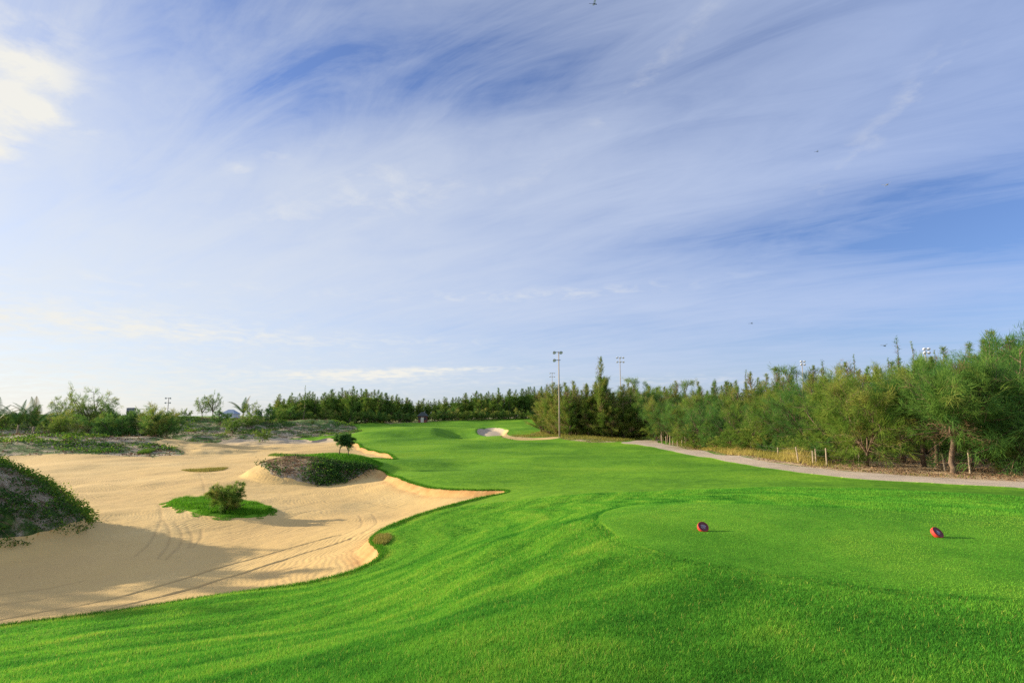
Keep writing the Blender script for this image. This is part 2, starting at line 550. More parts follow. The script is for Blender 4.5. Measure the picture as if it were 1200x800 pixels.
STRIP = smooth_poly(hits([(592, 502.5), (596, 504), (594, 508), (601, 511.3), (625, 512.8), (650, 511.6), (653, 513.2), (625, 515.2), (600, 514.6), (589, 511.5), (590, 507)]), step=1)

ruts = [[(-20, 712.5), (60, 700), (100, 693), (150, 682), (200, 669), (250, 654), (300, 641), (350, 629), (400, 617)],
        [(-20, 722.5), (60, 710), (110, 701), (160, 690), (205, 679), (260, 664), (320, 647), (360, 635), (412, 620)],
        [(-20, 684), (40, 676), (100, 664)],
        [(186, 583), (190, 596), (186, 610), (176, 625), (160, 642)], [(-20, 698), (50, 688), (120, 675)],
        [(237, 610), (236, 620), (226, 630)], [(232, 548), (238, 560), (241, 572)],
        [(400, 618), (418, 611), (425, 603), (420, 596)], [(412, 620), (434, 611), (442, 602), (436, 594)],
        [(192, 600), (200, 615), (196, 630), (186, 645)], [(205, 603), (214, 616), (210, 630), (196, 645)], [(218, 606), (226, 617), (222, 630)],
        [(330, 600), (380, 590), (420, 588), (450, 594)], [(320, 594), (370, 583), (420, 580), (470, 588)], [(120, 560), (150, 566), (200, 568)]]
RUTS = [smooth_poly(hits(r), closed=False, step=0.5) for r in ruts]

TRACKS = [smooth_poly(hits(r), closed=False, step=0.5) for r in ([(661, 586), (648, 600), (630, 625), (612, 660), (600, 700)], [(640, 590), (622, 608), (600, 635)], [(560, 640), (540, 660), (515, 690), (490, 730)])]


def surf(x, y, s_sand, s_path, s_tee):
    """finished height: base plus bunker lip, ruts, rake marks, path bed, tee step"""
    z = base(x, y)
    on_dune = np.minimum(1, sstep(0.0, 0.5, s_sand))
    r = np.hypot(x, y)
    isl = np.minimum(ell(x, y, MOUND), ell(x, y, ISLE))
    lip = sstep(0.0, 0.55, s_sand) * sstep(0.98, 1.1, isl) * (1 - sstep(-34, -42, x))
    tuft = sstep(-0.2, 0.3, sdist(TUFT, x, y))
    z = z - 0.30 * lip * (0.75 + 0.5 * vnoise(x * 0.4, y * 0.4, 3)) * (1 - 0.45 * tuft)
    # rake marks run along the edge of the bunker
    lam = 0.42
    ph = (s_sand + 0.7 * fbm(x * 0.08, y * 0.08, 77, 2)) / lam * 2 * math.pi
    rk = on_dune * (1 - sstep(55, 75, r)) * sstep(1.0, 1.15, isl) * sstep(0.6, 1.2, s_sand) * (1 - tuft)
    z = z + rk * 0.0014 * np.sin(ph) * np.clip(0.2 + 1.3 * vnoise(x * 0.25, y * 0.3, 91), 0, 1)
    z = z + on_dune * 0.02 * fbm(x * 1.3, y * 1.3, 55, 3) * (1 - sstep(50, 90, r))
    for i_, L in enumerate(RUTS):
        d = sdist(L, x, y, closed=False, margin=1.0)
        z = z - (0.032 if i_ < 2 else 0.012) * np.exp(-(d / 0.06) ** 2) + 0.006 * np.exp(-((d - 0.13) / 0.05) ** 2) * (i_ < 2)
    # path: a slab slightly proud of the turf
    z = z + 0.03 * sstep(-0.05, 0.02, s_path)
    # tee: a low step down to the surrounds
    fe = sstep(6.5, 8.3, y) * (0.35 + 0.65 * sstep(1.8, 4.0, x))
    z = z + 0.03 * (sstep(-0.3, 0.02, s_tee) - 1) * fe - 0.035 * np.exp(-((s_tee + 0.12) / 0.09) ** 2) * fe
    for L in TRACKS:
        z = z - 0.035 * np.exp(-(sdist(L, x, y, closed=False, margin=1.5) / 0.22) ** 2)
    # pot bunker on the far slope
    e = sstep(-0.5, 1.2, sdist(POT, x, y))
    z = z - 0.9 * e
    z = z + 0.012 * np.sin(2 * math.pi * (-s_sand) / 1.35 + 2.0 * fbm(x * .2, y * .2, 331)) * (1 - sstep(5.5, 9, -s_sand)) * sstep(0.4, 1.0, -s_sand) * sstep(0.1, -0.8, s_tee) * (1 - sstep(22, 32, r))
    # gentle lies of the mown turf close to the tee
    g = (1 - sstep(-0.3, 0.0, s_sand)) * (1 - sstep(25, 40, r))
    z = z + g * (0.012 * fbm(x * 1.1, y * 1.1, 61, 3) + 0.10 * fbm(x * 0.33 + 0.25 * y, y * 0.24, 63, 2) * sstep(0.2, -1.2, s_tee))
    return z


def ground_z(x, y):
    x = np.atleast_1d(np.asarray(x, float)); y = np.atleast_1d(np.asarray(y, float))
    return surf(x, y, sdist(SAND, x, y), sdist(PATH, x, y), sdist(TEE, x, y))


def gz1(x, y): return float(ground_z(x, y)[0])


# ------------------------------------------------------------------ materials
def new_mat(name):
    m_ = bpy.data.materials.new(name)
    m_.use_nodes = True
    nt = m_.node_tree
    b = nt.nodes['Principled BSDF']
    b.inputs['Roughness'].default_value = 0.85
    b.inputs['Specular IOR Level'].default_value = 0.25
    return m_, nt, b


def N(nt, t, ins=None, **kw):
    n = nt.nodes.new(t)
    for k, v in kw.items(): setattr(n, k, v)
    for k, v in (ins or {}).items():
        if hasattr(v, 'is_linked') or isinstance(v, bpy.types.NodeSocket):
            nt.links.new(v, n.inputs[k])
        else:
            n.inputs[k].default_value = v
    return n


def ramp(nt, fac, stops, interp='LINEAR'):
    n = nt.nodes.new('ShaderNodeValToRGB')
    cr = n.color_ramp
    cr.interpolation = interp
    while len(cr.elements) < len(stops): cr.elements.new(0.5)
    for e, (p, c) in zip(cr.elements, stops):
        e.position = p
        e.color = (*c, 1) if len(c) == 3 else c
    nt.links.new(fac, n.inputs[0])
    return n.outputs[0]


def objco(nt): return nt.nodes.new('ShaderNodeTexCoord').outputs['Object']


def noise(nt, vec, scale, detail=4, rough=0.6, dist=0.0, sc=None):
    if sc:
        mp = N(nt, 'ShaderNodeMapping', {'Scale': sc})
        nt.links.new(vec, mp.inputs[0]); vec = mp.outputs[0]
    n = N(nt, 'ShaderNodeTexNoise', {'Scale': scale, 'Detail': detail, 'Roughness': rough, 'Distortion': dist})
    nt.links.new(vec, n.inputs['Vector'])
    return n.outputs['Fac']


def mixc(nt, f, a, b, mode='MIX'):
    n = N(nt, 'ShaderNodeMix', data_type='RGBA', blend_type=mode)
    for i, v_ in ((0, f), (6, a), (7, b)):
        if isinstance(v_, bpy.types.NodeSocket): nt.links.new(v_, n.inputs[i])
        elif isinstance(v_, (int, float)): n.inputs[i].default_value = v_
        else: n.inputs[i].default_value = (*v_, 1)
    return n.outputs[2]


def bump(nt, b, h, dist, strength=1.0):
    n = N(nt, 'ShaderNodeBump', {'Distance': dist, 'Strength': strength, 'Height': h})
    nt.links.new(n.outputs[0], b.inputs['Normal'])


G_DARK, G_MID, G_LITE, G_YEL = (0.075, 0.19, 0.014), (0.130, 0.28, 0.018), (0.205, 0.345, 0.024), (0.30, 0.38, 0.03)


def grass_mat(name, stops, patch_scale=0.25, bumpd=0.05):
    m_, nt, b = new_mat(name)
    co = objco(nt)
    n1 = noise(nt, co, patch_scale, 5, 0.6, 0.5)
    n2 = noise(nt, co, 1.7, 5, 0.65, 0.2)
    n3 = noise(nt, co, 40, 3, 0.7)
    s = N(nt, 'ShaderNodeMath', {0: n1, 1: 0.55}, operation='MULTIPLY')
    s2 = N(nt, 'ShaderNodeMath', {0: n2, 1: 0.3, 2: s.outputs[0]}, operation='MULTIPLY_ADD')
    s3 = N(nt, 'ShaderNodeMath', {0: n3, 1: 0.04, 2: s2.outputs[0]}, operation='MULTIPLY_ADD')
    nt.links.new(ramp(nt, s3.outputs[0], stops), b.inputs['Base Color'])
    bump(nt, b, noise(nt, co, 5, 4, 0.6), bumpd)
    b.inputs['Roughness'].default_value = 0.9
    b.inputs['Specular IOR Level'].default_value = 0.03
    return m_


m_fair = grass_mat('fairway_turf', [(0.36, G_DARK), (0.45, G_MID), (0.56, G_LITE), (0.68, G_YEL)], 0.07, 0.04)
m_tee = grass_mat('tee_turf', [(0.38, (0.075, 0.21, 0.014)), (0.5, (0.12, 0.285, 0.02)), (0.62, (0.175, 0.335, 0.025))], 0.35, 0.012)

# sand
m_sand, nt, b = new_mat('bunker_sand')
co = objco(nt)
n1 = noise(nt, co, 0.12, 5, 0.6, 0.4)
n2 = noise(nt, co, 2.2, 6, 0.7)
n3 = noise(nt, co, 60, 2, 0.7)
cs = ramp(nt, n1, [(0.3, (0.60, 0.385, 0.118)), (0.5, (0.68, 0.45, 0.142)), (0.7, (0.73, 0.51, 0.185))])
cs = mixc(nt, N(nt, 'ShaderNodeMath', {0: n2, 1: 0.5}, operation='MULTIPLY').outputs[0], cs, (0.46, 0.29, 0.125))
cs = mixc(nt, 0.12, cs, ramp(nt, n3, [(0.35, (0.30, 0.20, 0.09)), (0.65, (0.75, 0.60, 0.36))]))
at = N(nt, 'ShaderNodeAttribute', attribute_name='edge')
rust = N(nt, 'ShaderNodeMath', {0: at.outputs['Fac'], 1: noise(nt, co, 1.1, 4, 0.6)}, operation='MULTIPLY')
cs = mixc(nt, ramp(nt, rust.outputs[0], [(0.17, (0, 0, 0)), (0.55, (0.8, 0.8, 0.8))]), cs, (0.46, 0.20, 0.055))
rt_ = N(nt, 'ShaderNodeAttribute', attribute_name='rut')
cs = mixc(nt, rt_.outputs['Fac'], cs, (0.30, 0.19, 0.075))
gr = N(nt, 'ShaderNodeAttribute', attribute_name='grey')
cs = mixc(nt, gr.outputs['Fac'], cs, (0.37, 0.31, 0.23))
nt.links.new(cs, b.inputs['Base Color'])
ra = N(nt, 'ShaderNodeAttribute', attribute_name='edge_dist')
w = noise(nt, co, 0.35, 2, 0.5)
wv = N(nt, 'ShaderNodeMath', {0: w, 1: 1.6, 2: ra.outputs['Fac']}, operation='MULTIPLY_ADD')
sn = N(nt, 'ShaderNodeMath', {0: N(nt, 'ShaderNodeMath', {0: wv.outputs[0], 1: 42.0}, operation='MULTIPLY').outputs[0]}, operation='SINE')
hh = N(nt, 'ShaderNodeMath', {0: sn.outputs[0], 1: 0.085, 2: noise(nt, co, 3.5, 7, 0.70)}, operation='MULTIPLY_ADD')
bump(nt, b, hh.outputs[0], 0.030, 0.8)
b.inputs['Roughness'].default_value = 0.95

# dune ground (sand with litter and creeping growth)
m_dune, nt, b = new_mat('dune_ground')
co = objco(nt)
d1 = noise(nt, co, 0.5, 8, 0.72, 0.8)
d2 = noise(nt, co, 0.13, 5, 0.6, 0.3)
sandc = ramp(nt, noise(nt, co, 3.0, 6, 0.75), [(0.35, (0.22, 0.15, 0.085)), (0.5, (0.50, 0.385, 0.235)), (0.62, (0.68, 0.55, 0.36))])
green = ramp(nt, noise(nt, co, 2.3, 6, 0.7), [(0.35, (0.035, 0.07, 0.015)), (0.5, (0.08, 0.15, 0.025)), (0.68, (0.18, 0.27, 0.04))])
gd = N(nt, 'ShaderNodeAttribute', attribute_name='green')
mm = N(nt, 'ShaderNodeMath', {0: d1, 1: gd.outputs['Fac']}, operation='ADD')
nt.links.new(mixc(nt, ramp(nt, mm.outputs[0], [(0.50, (0, 0, 0)), (0.58, (1, 1, 1))]), sandc, green), b.inputs['Base Color'])
bump(nt, b, noise(nt, co, 2.6, 8, 0.8), 0.35, 1.0)
b.inputs['Roughness'].default_value = 0.95

# ground of the wood and the rough beside the path
m_rough, nt, b = new_mat('woodland_floor')
co = objco(nt)
sandc = ramp(nt, noise(nt, co, 1.3, 7, 0.72), [(0.32, (0.17, 0.10, 0.06)), (0.46, (0.42, 0.28, 0.16)), (0.62, (0.68, 0.50, 0.28))])
gre = ramp(nt, noise(nt, co, 3.0, 5, 0.7), [(0.35, (0.06, 0.12, 0.015)), (0.65, (0.24, 0.27, 0.045))])
gd = N(nt, 'ShaderNodeAttribute', attribute_name='green')
mm = N(nt, 'ShaderNodeMath', {0: noise(nt, co, 0.45, 6, 0.65, 0.4), 1: gd.outputs['Fac']}, operation='ADD')
nt.links.new(mixc(nt, ramp(nt, mm.outputs[0], [(0.56, (0, 0, 0)), (0.66, (1, 1, 1))]), sandc, gre), b.inputs['Base Color'])
bump(nt, b, noise(nt, co, 5, 7, 0.8), 0.12, 1.0)

m_path, nt, b = new_mat('path_surface')
co = objco(nt)
n1 = noise(nt, co, 0.9, 6, 0.7, 0.3, (1, 1, 1))
nt.links.new(mixc(nt, 0.18, ramp(nt, n1, [(0.3, (0.44, 0.33, 0.21)), (0.5, (0.56, 0.43, 0.285)), (0.7, (0.66, 0.52, 0.36))]),
                  ramp(nt, noise(nt, co, 25, 4, 0.8), [(0.35, (0.16, 0.12, 0.09)), (0.7, (0.52, 0.42, 0.32))])), b.inputs['Base Color'])
bump(nt, b, noise(nt, co, 18, 5, 0.8), 0.02, 0.8)


def leaf_mat(name, stops, trans=0.35, rnd=0.25, rough=0.6):
    m_, nt, b = new_mat(name)
    at = N(nt, 'ShaderNodeAttribute', attribute_name='tint')
    oi = nt.nodes.new('ShaderNodeObjectInfo')
    f_ = N(nt, 'ShaderNodeMath', {0: oi.outputs['Random'], 1: rnd, 2: at.outputs['Fac']}, operation='MULTIPLY_ADD')
    col = ramp(nt, f_.outputs[0], stops)
    nt.links.new(col, b.inputs['Base Color'])
    b.inputs['Roughness'].default_value = rough
    b.inputs['Specular IOR Level'].default_value = 0.06
    tr = N(nt, 'ShaderNodeBsdfTranslucent')
    nt.links.new(col, tr.inputs[0])
    mx = N(nt, 'ShaderNodeMixShader', {0: trans})
    nt.links.new(b.outputs[0], mx.inputs[1]); nt.links.new(tr.outputs[0], mx.inputs[2])
    nt.links.new(mx.outputs[0], nt.nodes['Material Output'].inputs[0])
    return m_


m_needle = leaf_mat('casuarina_needles', [(0.0, (0.05, 0.105, 0.020)), (0.35, (0.100, 0.205, 0.030)), (0.65, (0.19, 0.285, 0.040)), (1.0, (0.38, 0.34, 0.08))], 0.42)
m_needle_c = leaf_mat('cool_needles', [(0.0, (0.042, 0.11, 0.03)), (0.4, (0.09, 0.21, 0.042)), (0.8, (0.17, 0.28, 0.045)), (1.0, (0.28, 0.32, 0.07))], 0.42)
m_dry = leaf_mat('dry_twigs', [(0.0, (0.10, 0.055, 0.03)), (0.5, (0.21, 0.13, 0.07)), (1.0, (0.33, 0.22, 0.12))], 0.2)
m_scrub = leaf_mat('dune_leaves', [(0.0, (0.03, 0.075, 0.018)), (0.4, (0.07, 0.16, 0.022)), (0.7, (0.17, 0.29, 0.02)), (1.0, (0.34, 0.42, 0.04))], 0.4, 0.0)
m_straw = leaf_mat('dry_grass', [(0.0, (0.12, 0.17, 0.02)), (0.4, (0.30, 0.27, 0.05)), (1.0, (0.55, 0.42, 0.13))], 0.35, 0.0)
m_blade = leaf_mat('turf_blades', [(0.0, (0.035, 0.17, 0.018)), (0.35, (0.105, 0.35, 0.030)), (0.62, (0.23, 0.46, 0.042)), (0.85, (0.38, 0.50, 0.06)), (1.0, (0.46, 0.42, 0.10))], 0.4, 0.0, 0.8)
m_tuft = leaf_mat('lush_grass', [(0.0, (0.03, 0.14, 0.01)), (0.5, (0.10, 0.30, 0.015)), (1.0, (0.26, 0.44, 0.03))], 0.4, 0.0)
m_palm = leaf_mat('palm_leaflets', [(0.0, (0.02, 0.07, 0.015)), (0.5, (0.06, 0.16, 0.03)), (1.0, (0.24, 0.20, 0.07))], 0.3)


def plain(name, col, rough=0.7, metal=0.0, var=0.0, scale=6, bmp=0.0):
    m_, nt, b = new_mat(name)
    if var:
        co = objco(nt)
        lo = tuple(c * (1 - var) for c in col); hi = tuple(min(1, c * (1 + var)) for c in col)
        nt.links.new(ramp(nt, noise(nt, co, scale, 6, 0.7), [(0.3, lo), (0.7, hi)]), b.inputs['Base Color'])
        if bmp: bump(nt, b, noise(nt, co, scale * 2, 5, 0.7), bmp)
    else:
        b.inputs['Base Color'].default_value = (*col, 1)
    b.inputs['Roughness'].default_value = rough
    b.inputs['Metallic'].default_value = metal
    return m_


m_bark = plain('casuarina_bark', (0.17, 0.115, 0.075), 0.9, 0, 0.5, 5, 0.03)
m_bark_l = plain('pale_bark', (0.30, 0.22, 0.13), 0.9, 0, 0.45, 4, 0.04)
m_post = plain('weathered_post', (0.42, 0.33, 0.22), 0.85, 0, 0.3, 5, 0.01)
m_pole = plain('concrete_pole', (0.40, 0.34, 0.27), 0.8, 0, 0.15, 2)
m_wire = plain('rusty_wire', (0.22, 0.18, 0.14), 0.6, 0.4)
m_lamp = plain('lamp_housing', (0.10, 0.11, 0.13), 0.5, 0.2)
m_lampw = plain('white_lamp_housing', (0.75, 0.75, 0.75), 0.4)
m_glass = plain('lamp_glass', (0.55, 0.60, 0.66), 0.12)
m_red = plain('red_paint', (0.60, 0.045, 0.032), 0.6, 0, 0.12, 30)
m_maroon = plain('maroon_paint', (0.13, 0.028, 0.034), 0.55, 0, 0.35, 40)
m_silver = plain('silver_print', (0.50, 0.49, 0.52), 0.35, 0.3)

# ------------------------------------------------------------------ the ground: one sheet, cut into its surfaces
rr = np.concatenate([[0.02, 0.3, 0.6], np.exp(np.linspace(math.log(1.0), math.log(8), 170))[:-1], np.exp(np.linspace(math.log(8), math.log(34), 430))[:-1],
                     np.exp(np.linspace(math.log(34), math.log(140), 310))[:-1], np.exp(np.linspace(math.log(140), math.log(420), 70))[:-1],
                     np.exp(np.linspace(math.log(420), math.log(6000), 14))])
aa = np.concatenate([np.linspace(-180, -50, 60)[:-1], np.linspace(-50, 50, 930)[:-1], np.linspace(50, 180, 60)])
AA, RR = np.meshgrid(np.radians(aa), rr)
GX = np.sin(AA) * RR
GY = np.cos(AA) * RR
nr, nc = GX.shape
locked = np.zeros(GX.shape, bool)
FIELDS = {}
diagflip = np.zeros((nr - 1, nc - 1), bool)


def snap(name, poly):
    global GX, GY
    S = sdist(poly, GX, GY)
    best = np.full(S.shape, 0.55)
    nx = GX.copy(); ny = GY.copy()
    moved = np.zeros(S.shape, bool)
    for di, dj in ((0, 1), (1, 0), (0, -1), (-1, 0)):
        S2 = np.roll(S, (-di, -dj), (0, 1)); X2 = np.roll(GX, (-di, -dj), (0, 1)); Y2 = np.roll(GY, (-di, -dj), (0, 1))
        cr = (S * S2 < 0)
        if di == 1: cr[-1] = False
        if di == -1: cr[0] = False
        if dj == 1: cr[:, -1] = False
        if dj == -1: cr[:, 0] = False
        t = np.where(cr, S / (S - S2 + 1e-12), 9)
        k = (t < best) & ~locked
        best[k] = t[k]
        nx[k] = (GX + (X2 - GX) * np.where(cr, t, 0))[k]
        ny[k] = (GY + (Y2 - GY) * np.where(cr, t, 0))[k]
        moved |= k
    GX, GY = nx, ny
    S = sdist(poly, GX, GY)
    S[moved] = 0.0
    locked[moved] = True
    FIELDS[name] = S
    a = S[:-1, :-1]; c = S[1:, 1:]
    diagflip[:] |= (a * c < 0)


for nm, pl in (('rough', ROUGH), ('sand', SAND), ('pot', POT), ('strip', STRIP), ('path', PATH), ('dune', DUNE), ('isle', ISLEP), ('mound', NEARM), ('tuft', TUFT), ('tee', TEE)):
    snap(nm, pl)
s_sand = sdist(SAND, GX, GY); s_path = sdist(PATH, GX, GY); s_tee = sdist(TEE, GX, GY)
GZ = surf(GX, GY, s_sand, s_path, s_tee)
idx = np.arange(nr * nc).reshape(nr, nc)
a, b2, c, d = idx[:-1, :-1], idx[:-1, 1:], idx[1:, 1:], idx[1:, :-1]
fl = diagflip
T1 = np.where(fl[..., None], np.stack([a, d, b2], -1), np.stack([a, c, b2], -1)).reshape(-1, 3)
T2 = np.where(fl[..., None], np.stack([b2, d, c], -1), np.stack([a, d, c], -1)).reshape(-1, 3)
TRI = np.concatenate([T1, T2])
VX = np.stack([GX.ravel(), GY.ravel(), GZ.ravel()], -1)
region = np.zeros(len(TRI), int)      # 0 fairway
order = [('rough', 1), ('sand', 2), ('pot', 2), ('strip', 2), ('path', 3), ('dune', 4), ('isle', 4), ('mound', 4), ('tuft', 5), ('tee', 6)]
for nm, k in order:
    s = FIELDS[nm].ravel()[TRI].sum(1)
    region[s > 0] = k
px_, py_ = VX[:, 0], VX[:, 1]
rad_ = np.hypot(px_, py_)
edge = 1 - np.clip(np.abs(s_sand.ravel()) / 1.6, 0, 1)
edge *= (1 - sstep(-34, -42, px_))
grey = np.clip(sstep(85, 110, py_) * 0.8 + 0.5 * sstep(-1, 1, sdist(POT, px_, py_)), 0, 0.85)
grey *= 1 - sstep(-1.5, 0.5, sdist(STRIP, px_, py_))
green_dune = np.where(py_ > 60, 0.04 + 0.10 * fbm(px_ * .05, py_ * .05, 201) + 0.10 * sstep(-1.4, 0.6, VX[:, 2]), 0.0)
green_dune = np.where(ell(px_, py_, MOUND) < 1.3, -0.09 + 0.12 * sstep(.8, 0.97, ell(px_, py_, MOUND)) + 0.10 * sstep(24.0, 25.0, py_), green_dune)
green_dune = np.where(ell(px_, py_, ISLE) < 1.3, -0.10 + 0.08 * sstep(-14, -12, px_), green_dune)
green_rough = 0.10 - 0.14 * sstep(35, 27, py_ - 0.25 * px_ + 5) - 0.08 * sstep(5, 12, py_ - 60) * 0
green_rough = np.where((px_ > 12) & (py_ > 45) & (py_ < 100), 0.10, green_rough)
green_rough = np.where((px_ < 12) & (py_ > 90), 0.16, green_rough)
green_rough = np.where((px_ > 12) & (py_ < 46), -0.05, green_rough)


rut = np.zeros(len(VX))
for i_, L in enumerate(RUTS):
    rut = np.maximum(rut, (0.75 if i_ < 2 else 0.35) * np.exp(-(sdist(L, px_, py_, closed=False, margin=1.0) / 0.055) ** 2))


def region_obj(name, k, mat, attrs=None):
    f_ = TRI[region == k]
    used, inv = np.unique(f_, return_inverse=True)
    o = mesh_np(name, VX[used], inv.reshape(-1, 3), mat, True, {n_: v_.ravel()[used] for n_, v_ in (attrs or {}).items()})
    tag(o, kind='structure')
    return o


region_obj('fairway', 0, m_fair)
region_obj('woodland_ground', 1, m_rough, {'green': green_rough})
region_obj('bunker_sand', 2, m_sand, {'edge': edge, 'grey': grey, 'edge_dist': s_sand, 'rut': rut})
region_obj('path', 3, m_path)
region_obj('dune_ground', 4, m_dune, {'green': green_dune})
region_obj('grass_island_ground', 5, m_fair)
region_obj('tee_ground', 6, m_tee)


# ------------------------------------------------------------------ scattered blades and leaves (uncountable)
def field_at(poly, x, y): return sdist(poly, x, y)


def blades(name, x, y, h, w_, tintv, mat, lean=0.35, wind=(0.2, 0.0), rng=None, label=None, cat='grass', zoff=0.0, dirz=1.0):
    n = len(x)
    z = ground_z(x, y) + zoff
    az_ = rng.uniform(0, 2 * math.pi, n)
    l = rng.normal(0, lean, (n, 2)) + np.array(wind)
    bx, by = np.cos(az_) * w_ * 0.5, np.sin(az_) * w_ * 0.5
    V = np.empty((n, 3, 3))
    V[:, 0] = np.stack([x - bx, y - by, z - 0.004], -1)
    V[:, 1] = np.stack([x + bx, y + by, z - 0.004], -1)
    V[:, 2] = np.stack([x + l[:, 0] * h, y + l[:, 1] * h, z + h * dirz], -1)
    F = np.arange(n * 3).reshape(-1, 3)
    o = mesh_np(name, V.reshape(-1, 3), F, mat, False, {'tint': np.repeat(tintv, 3)})
    tag(o, label, cat, kind='stuff')
    return o


rng = np.random.default_rng(4)
# foreground turf
n = 900000
azs = rng.uniform(-0.86, 0.86, n)
rs = np.exp(rng.uniform(math.log(2.7), math.log(24), n))
x, y = np.sin(azs) * rs, np.cos(azs) * rs
ok = (sdist(SAND, x, y) < -0.02)
x, y, rs = x[ok], y[ok], rs[ok]
st = sdist(TEE, x, y)
intee = st > -0.03
soft = sstep(-0.7, 0.5, st + 0.5 * fbm(x * 1.5, y * 1.5, 305)) * (y < 8.3) + (st > -0.05) * (y >= 8.3)
patch = fbm(x * 0.9, y * 0.9, 301, 3)
clump = vnoise(x * 7, y * 7, 311) * 0.6 + vnoise(x * 17, y * 17, 312) * 0.4
hh_ = (0.009 * soft + (1 - soft) * (0.017 + 0.016 * clump + 0.010 * np.clip(patch, 0, 1))) * (1 + 0.03 * rs) * rng.uniform(0.6, 1.2, len(x))
ww = 0.0028 + 0.0007 * rs
tv = 0.36 + 0.30 * patch + rng.normal(0, 0.10, len(x)) + 0.22 * (clump - 0.5) + 0.12 * soft
se = sdist(SAND, x, y)
nearb = (1 - sstep(8, 14, -se)) * (1 - soft)
tv = tv + nearb * (0.12 * np.sin(2 * math.pi * (-se) / 1.35 + 2.0 * fbm(x * .2, y * .2, 331)) + 0.08 * np.sin(2 * math.pi * (-se) / 0.53 + 3 * fbm(x * .3, y * .3, 333)))
tv = tv - 0.25 * np.exp(-((st + 0.12) / 0.1) ** 2)  # groove shade along the tee edge, deepened in the blade colour
tv = tv + 0.45 * sstep(-1.0, -0.05, se) * vnoise(x * 1.3, y * 1.3, 313)
tips = (rng.random(len(x)) < 0.02 + 0.03 * (patch > 0.25)) & ~intee & (rs < 11)
tv[tips] = rng.uniform(0.8, 1.0, tips.sum()); hh_[tips] *= 1.25
blades('turf_blades', x, y, hh_, ww, np.clip(tv, 0, 1), m_blade, 0.45, (0.15, 0), rng, 'short green turf blades with straw flecks covering the near slope', 'turf')

# coarse fringe along the bunker edge
def along(poly, n_, spread, rng_, lo=None):
    seg = np.diff(np.vstack([poly, poly[:1]]), axis=0)
    L = np.hypot(seg[:, 0], seg[:, 1])
    mid = poly + seg / 2
    wgt = L * (lo(mid[:, 0], mid[:, 1]) if lo is not None else 1)
    k = rng_.choice(len(poly), n_, p=wgt / wgt.sum())
    t = rng_.random(n_)
    p = poly[k] + seg[k] * t[:, None]
    nrm = np.stack([-seg[k, 1], seg[k, 0]], -1) / (L[k, None] + 1e-9)
    return p + nrm * (rng_.normal(0, spread, n_))[:, None]


vis = lambda mx, my: ((mx > -34) & (my < 120)) / (3 + my) 
p = along(SAND, 60000, 0.07, rng, vis)
k = (sdist(SAND, p[:, 0], p[:, 1]) < 0.10) & (ell(p[:, 0], p[:, 1], ISLE) > 0.95) & (sdist(TUFT, p[:, 0], p[:, 1]) < -0.5)
p = p[k]
far = np.hypot(p[:, 0], p[:, 1])
blades('edge_fringe', p[:, 0], p[:, 1], (0.05 + 0.0012 * far) * rng.uniform(0.5, 1.3, len(p)), 0.006 + 0.0006 * far, np.clip(rng.normal(0.35, 0.2, len(p)), 0, 1), m_tuft, 0.6, (0.1, 0), rng,
       'longer grass fringe hanging over the bunker edge', 'grass')

# lush grass of the islet round the little bush, and small patches on the sand
xs = []
lo_, hi_ = TUFT.min(0), TUFT.max(0)
q = rng.uniform(lo_ - .4, hi_ + .4, (66000, 2))
q = q[sdist(TUFT, q[:, 0], q[:, 1]) > 0.35 - 0.9 * vnoise(q[:, 0] * 2.3, q[:, 1] * 2.3, 407)]
hq = (0.12 + 0.13 * vnoise(q[:, 0] * 2, q[:, 1] * 2, 401)) * rng.uniform(0.5, 1.2, len(q)) * np.clip(sdist(TUFT, q[:, 0], q[:, 1]) * 3, 0.4, 1)
blades('island_grass', q[:, 0], q[:, 1], hq, 0.02, np.clip(rng.normal(0.5, 0.2, len(q)), 0, 1), m_tuft, 0.4, (0.25, -.1), rng, 'bright long grass on the islet in the bunker', 'grass')
for nm, lst, lab, cnt, hgt in (
    ('low_grass', [(212, 546), (225, 545), (250, 544.5), (268, 544), (262, 546), (240, 547.5)], 'thin flat strip of yellow green grass on open sand', 3500, 0.14),
    ('low_grass', [(314, 530.5), (322, 528.5), (335, 529), (352, 530), (350, 531.5), (330, 532)], 'dark low grass patch on the sand behind the brown mound', 3500, 0.2),
    ('low_grass', [(160, 532), (168, 527), (180, 526.5), (182, 528.5), (172, 531.5)], 'bright grass tussock on the end of the low dune', 2500, 0.3),
    ('low_grass', [(438, 634), (442, 629), (455, 627.5), (457, 632), (450, 638), (440, 638)], 'brownish tussock on the near bunker lip', 4000, 0.12)):
    pl = smooth_poly(hits(lst), step=1)
    lo_, hi_ = pl.min(0), pl.max(0)
    q = rng.uniform(lo_, hi_, (cnt * 2, 2)); q = q[sdist(pl, q[:, 0], q[:, 1]) > 0][:cnt]
    blades(nm, q[:, 0], q[:, 1], hgt * rng.uniform(0.4, 1.2, len(q)), 0.03, np.clip(rng.normal(0.45, 0.25, len(q)), 0, 1), m_straw if 'dark' not in lab and 'bright' not in lab else m_scrub, 0.5, (0.2, 0), rng, lab, 'grass')

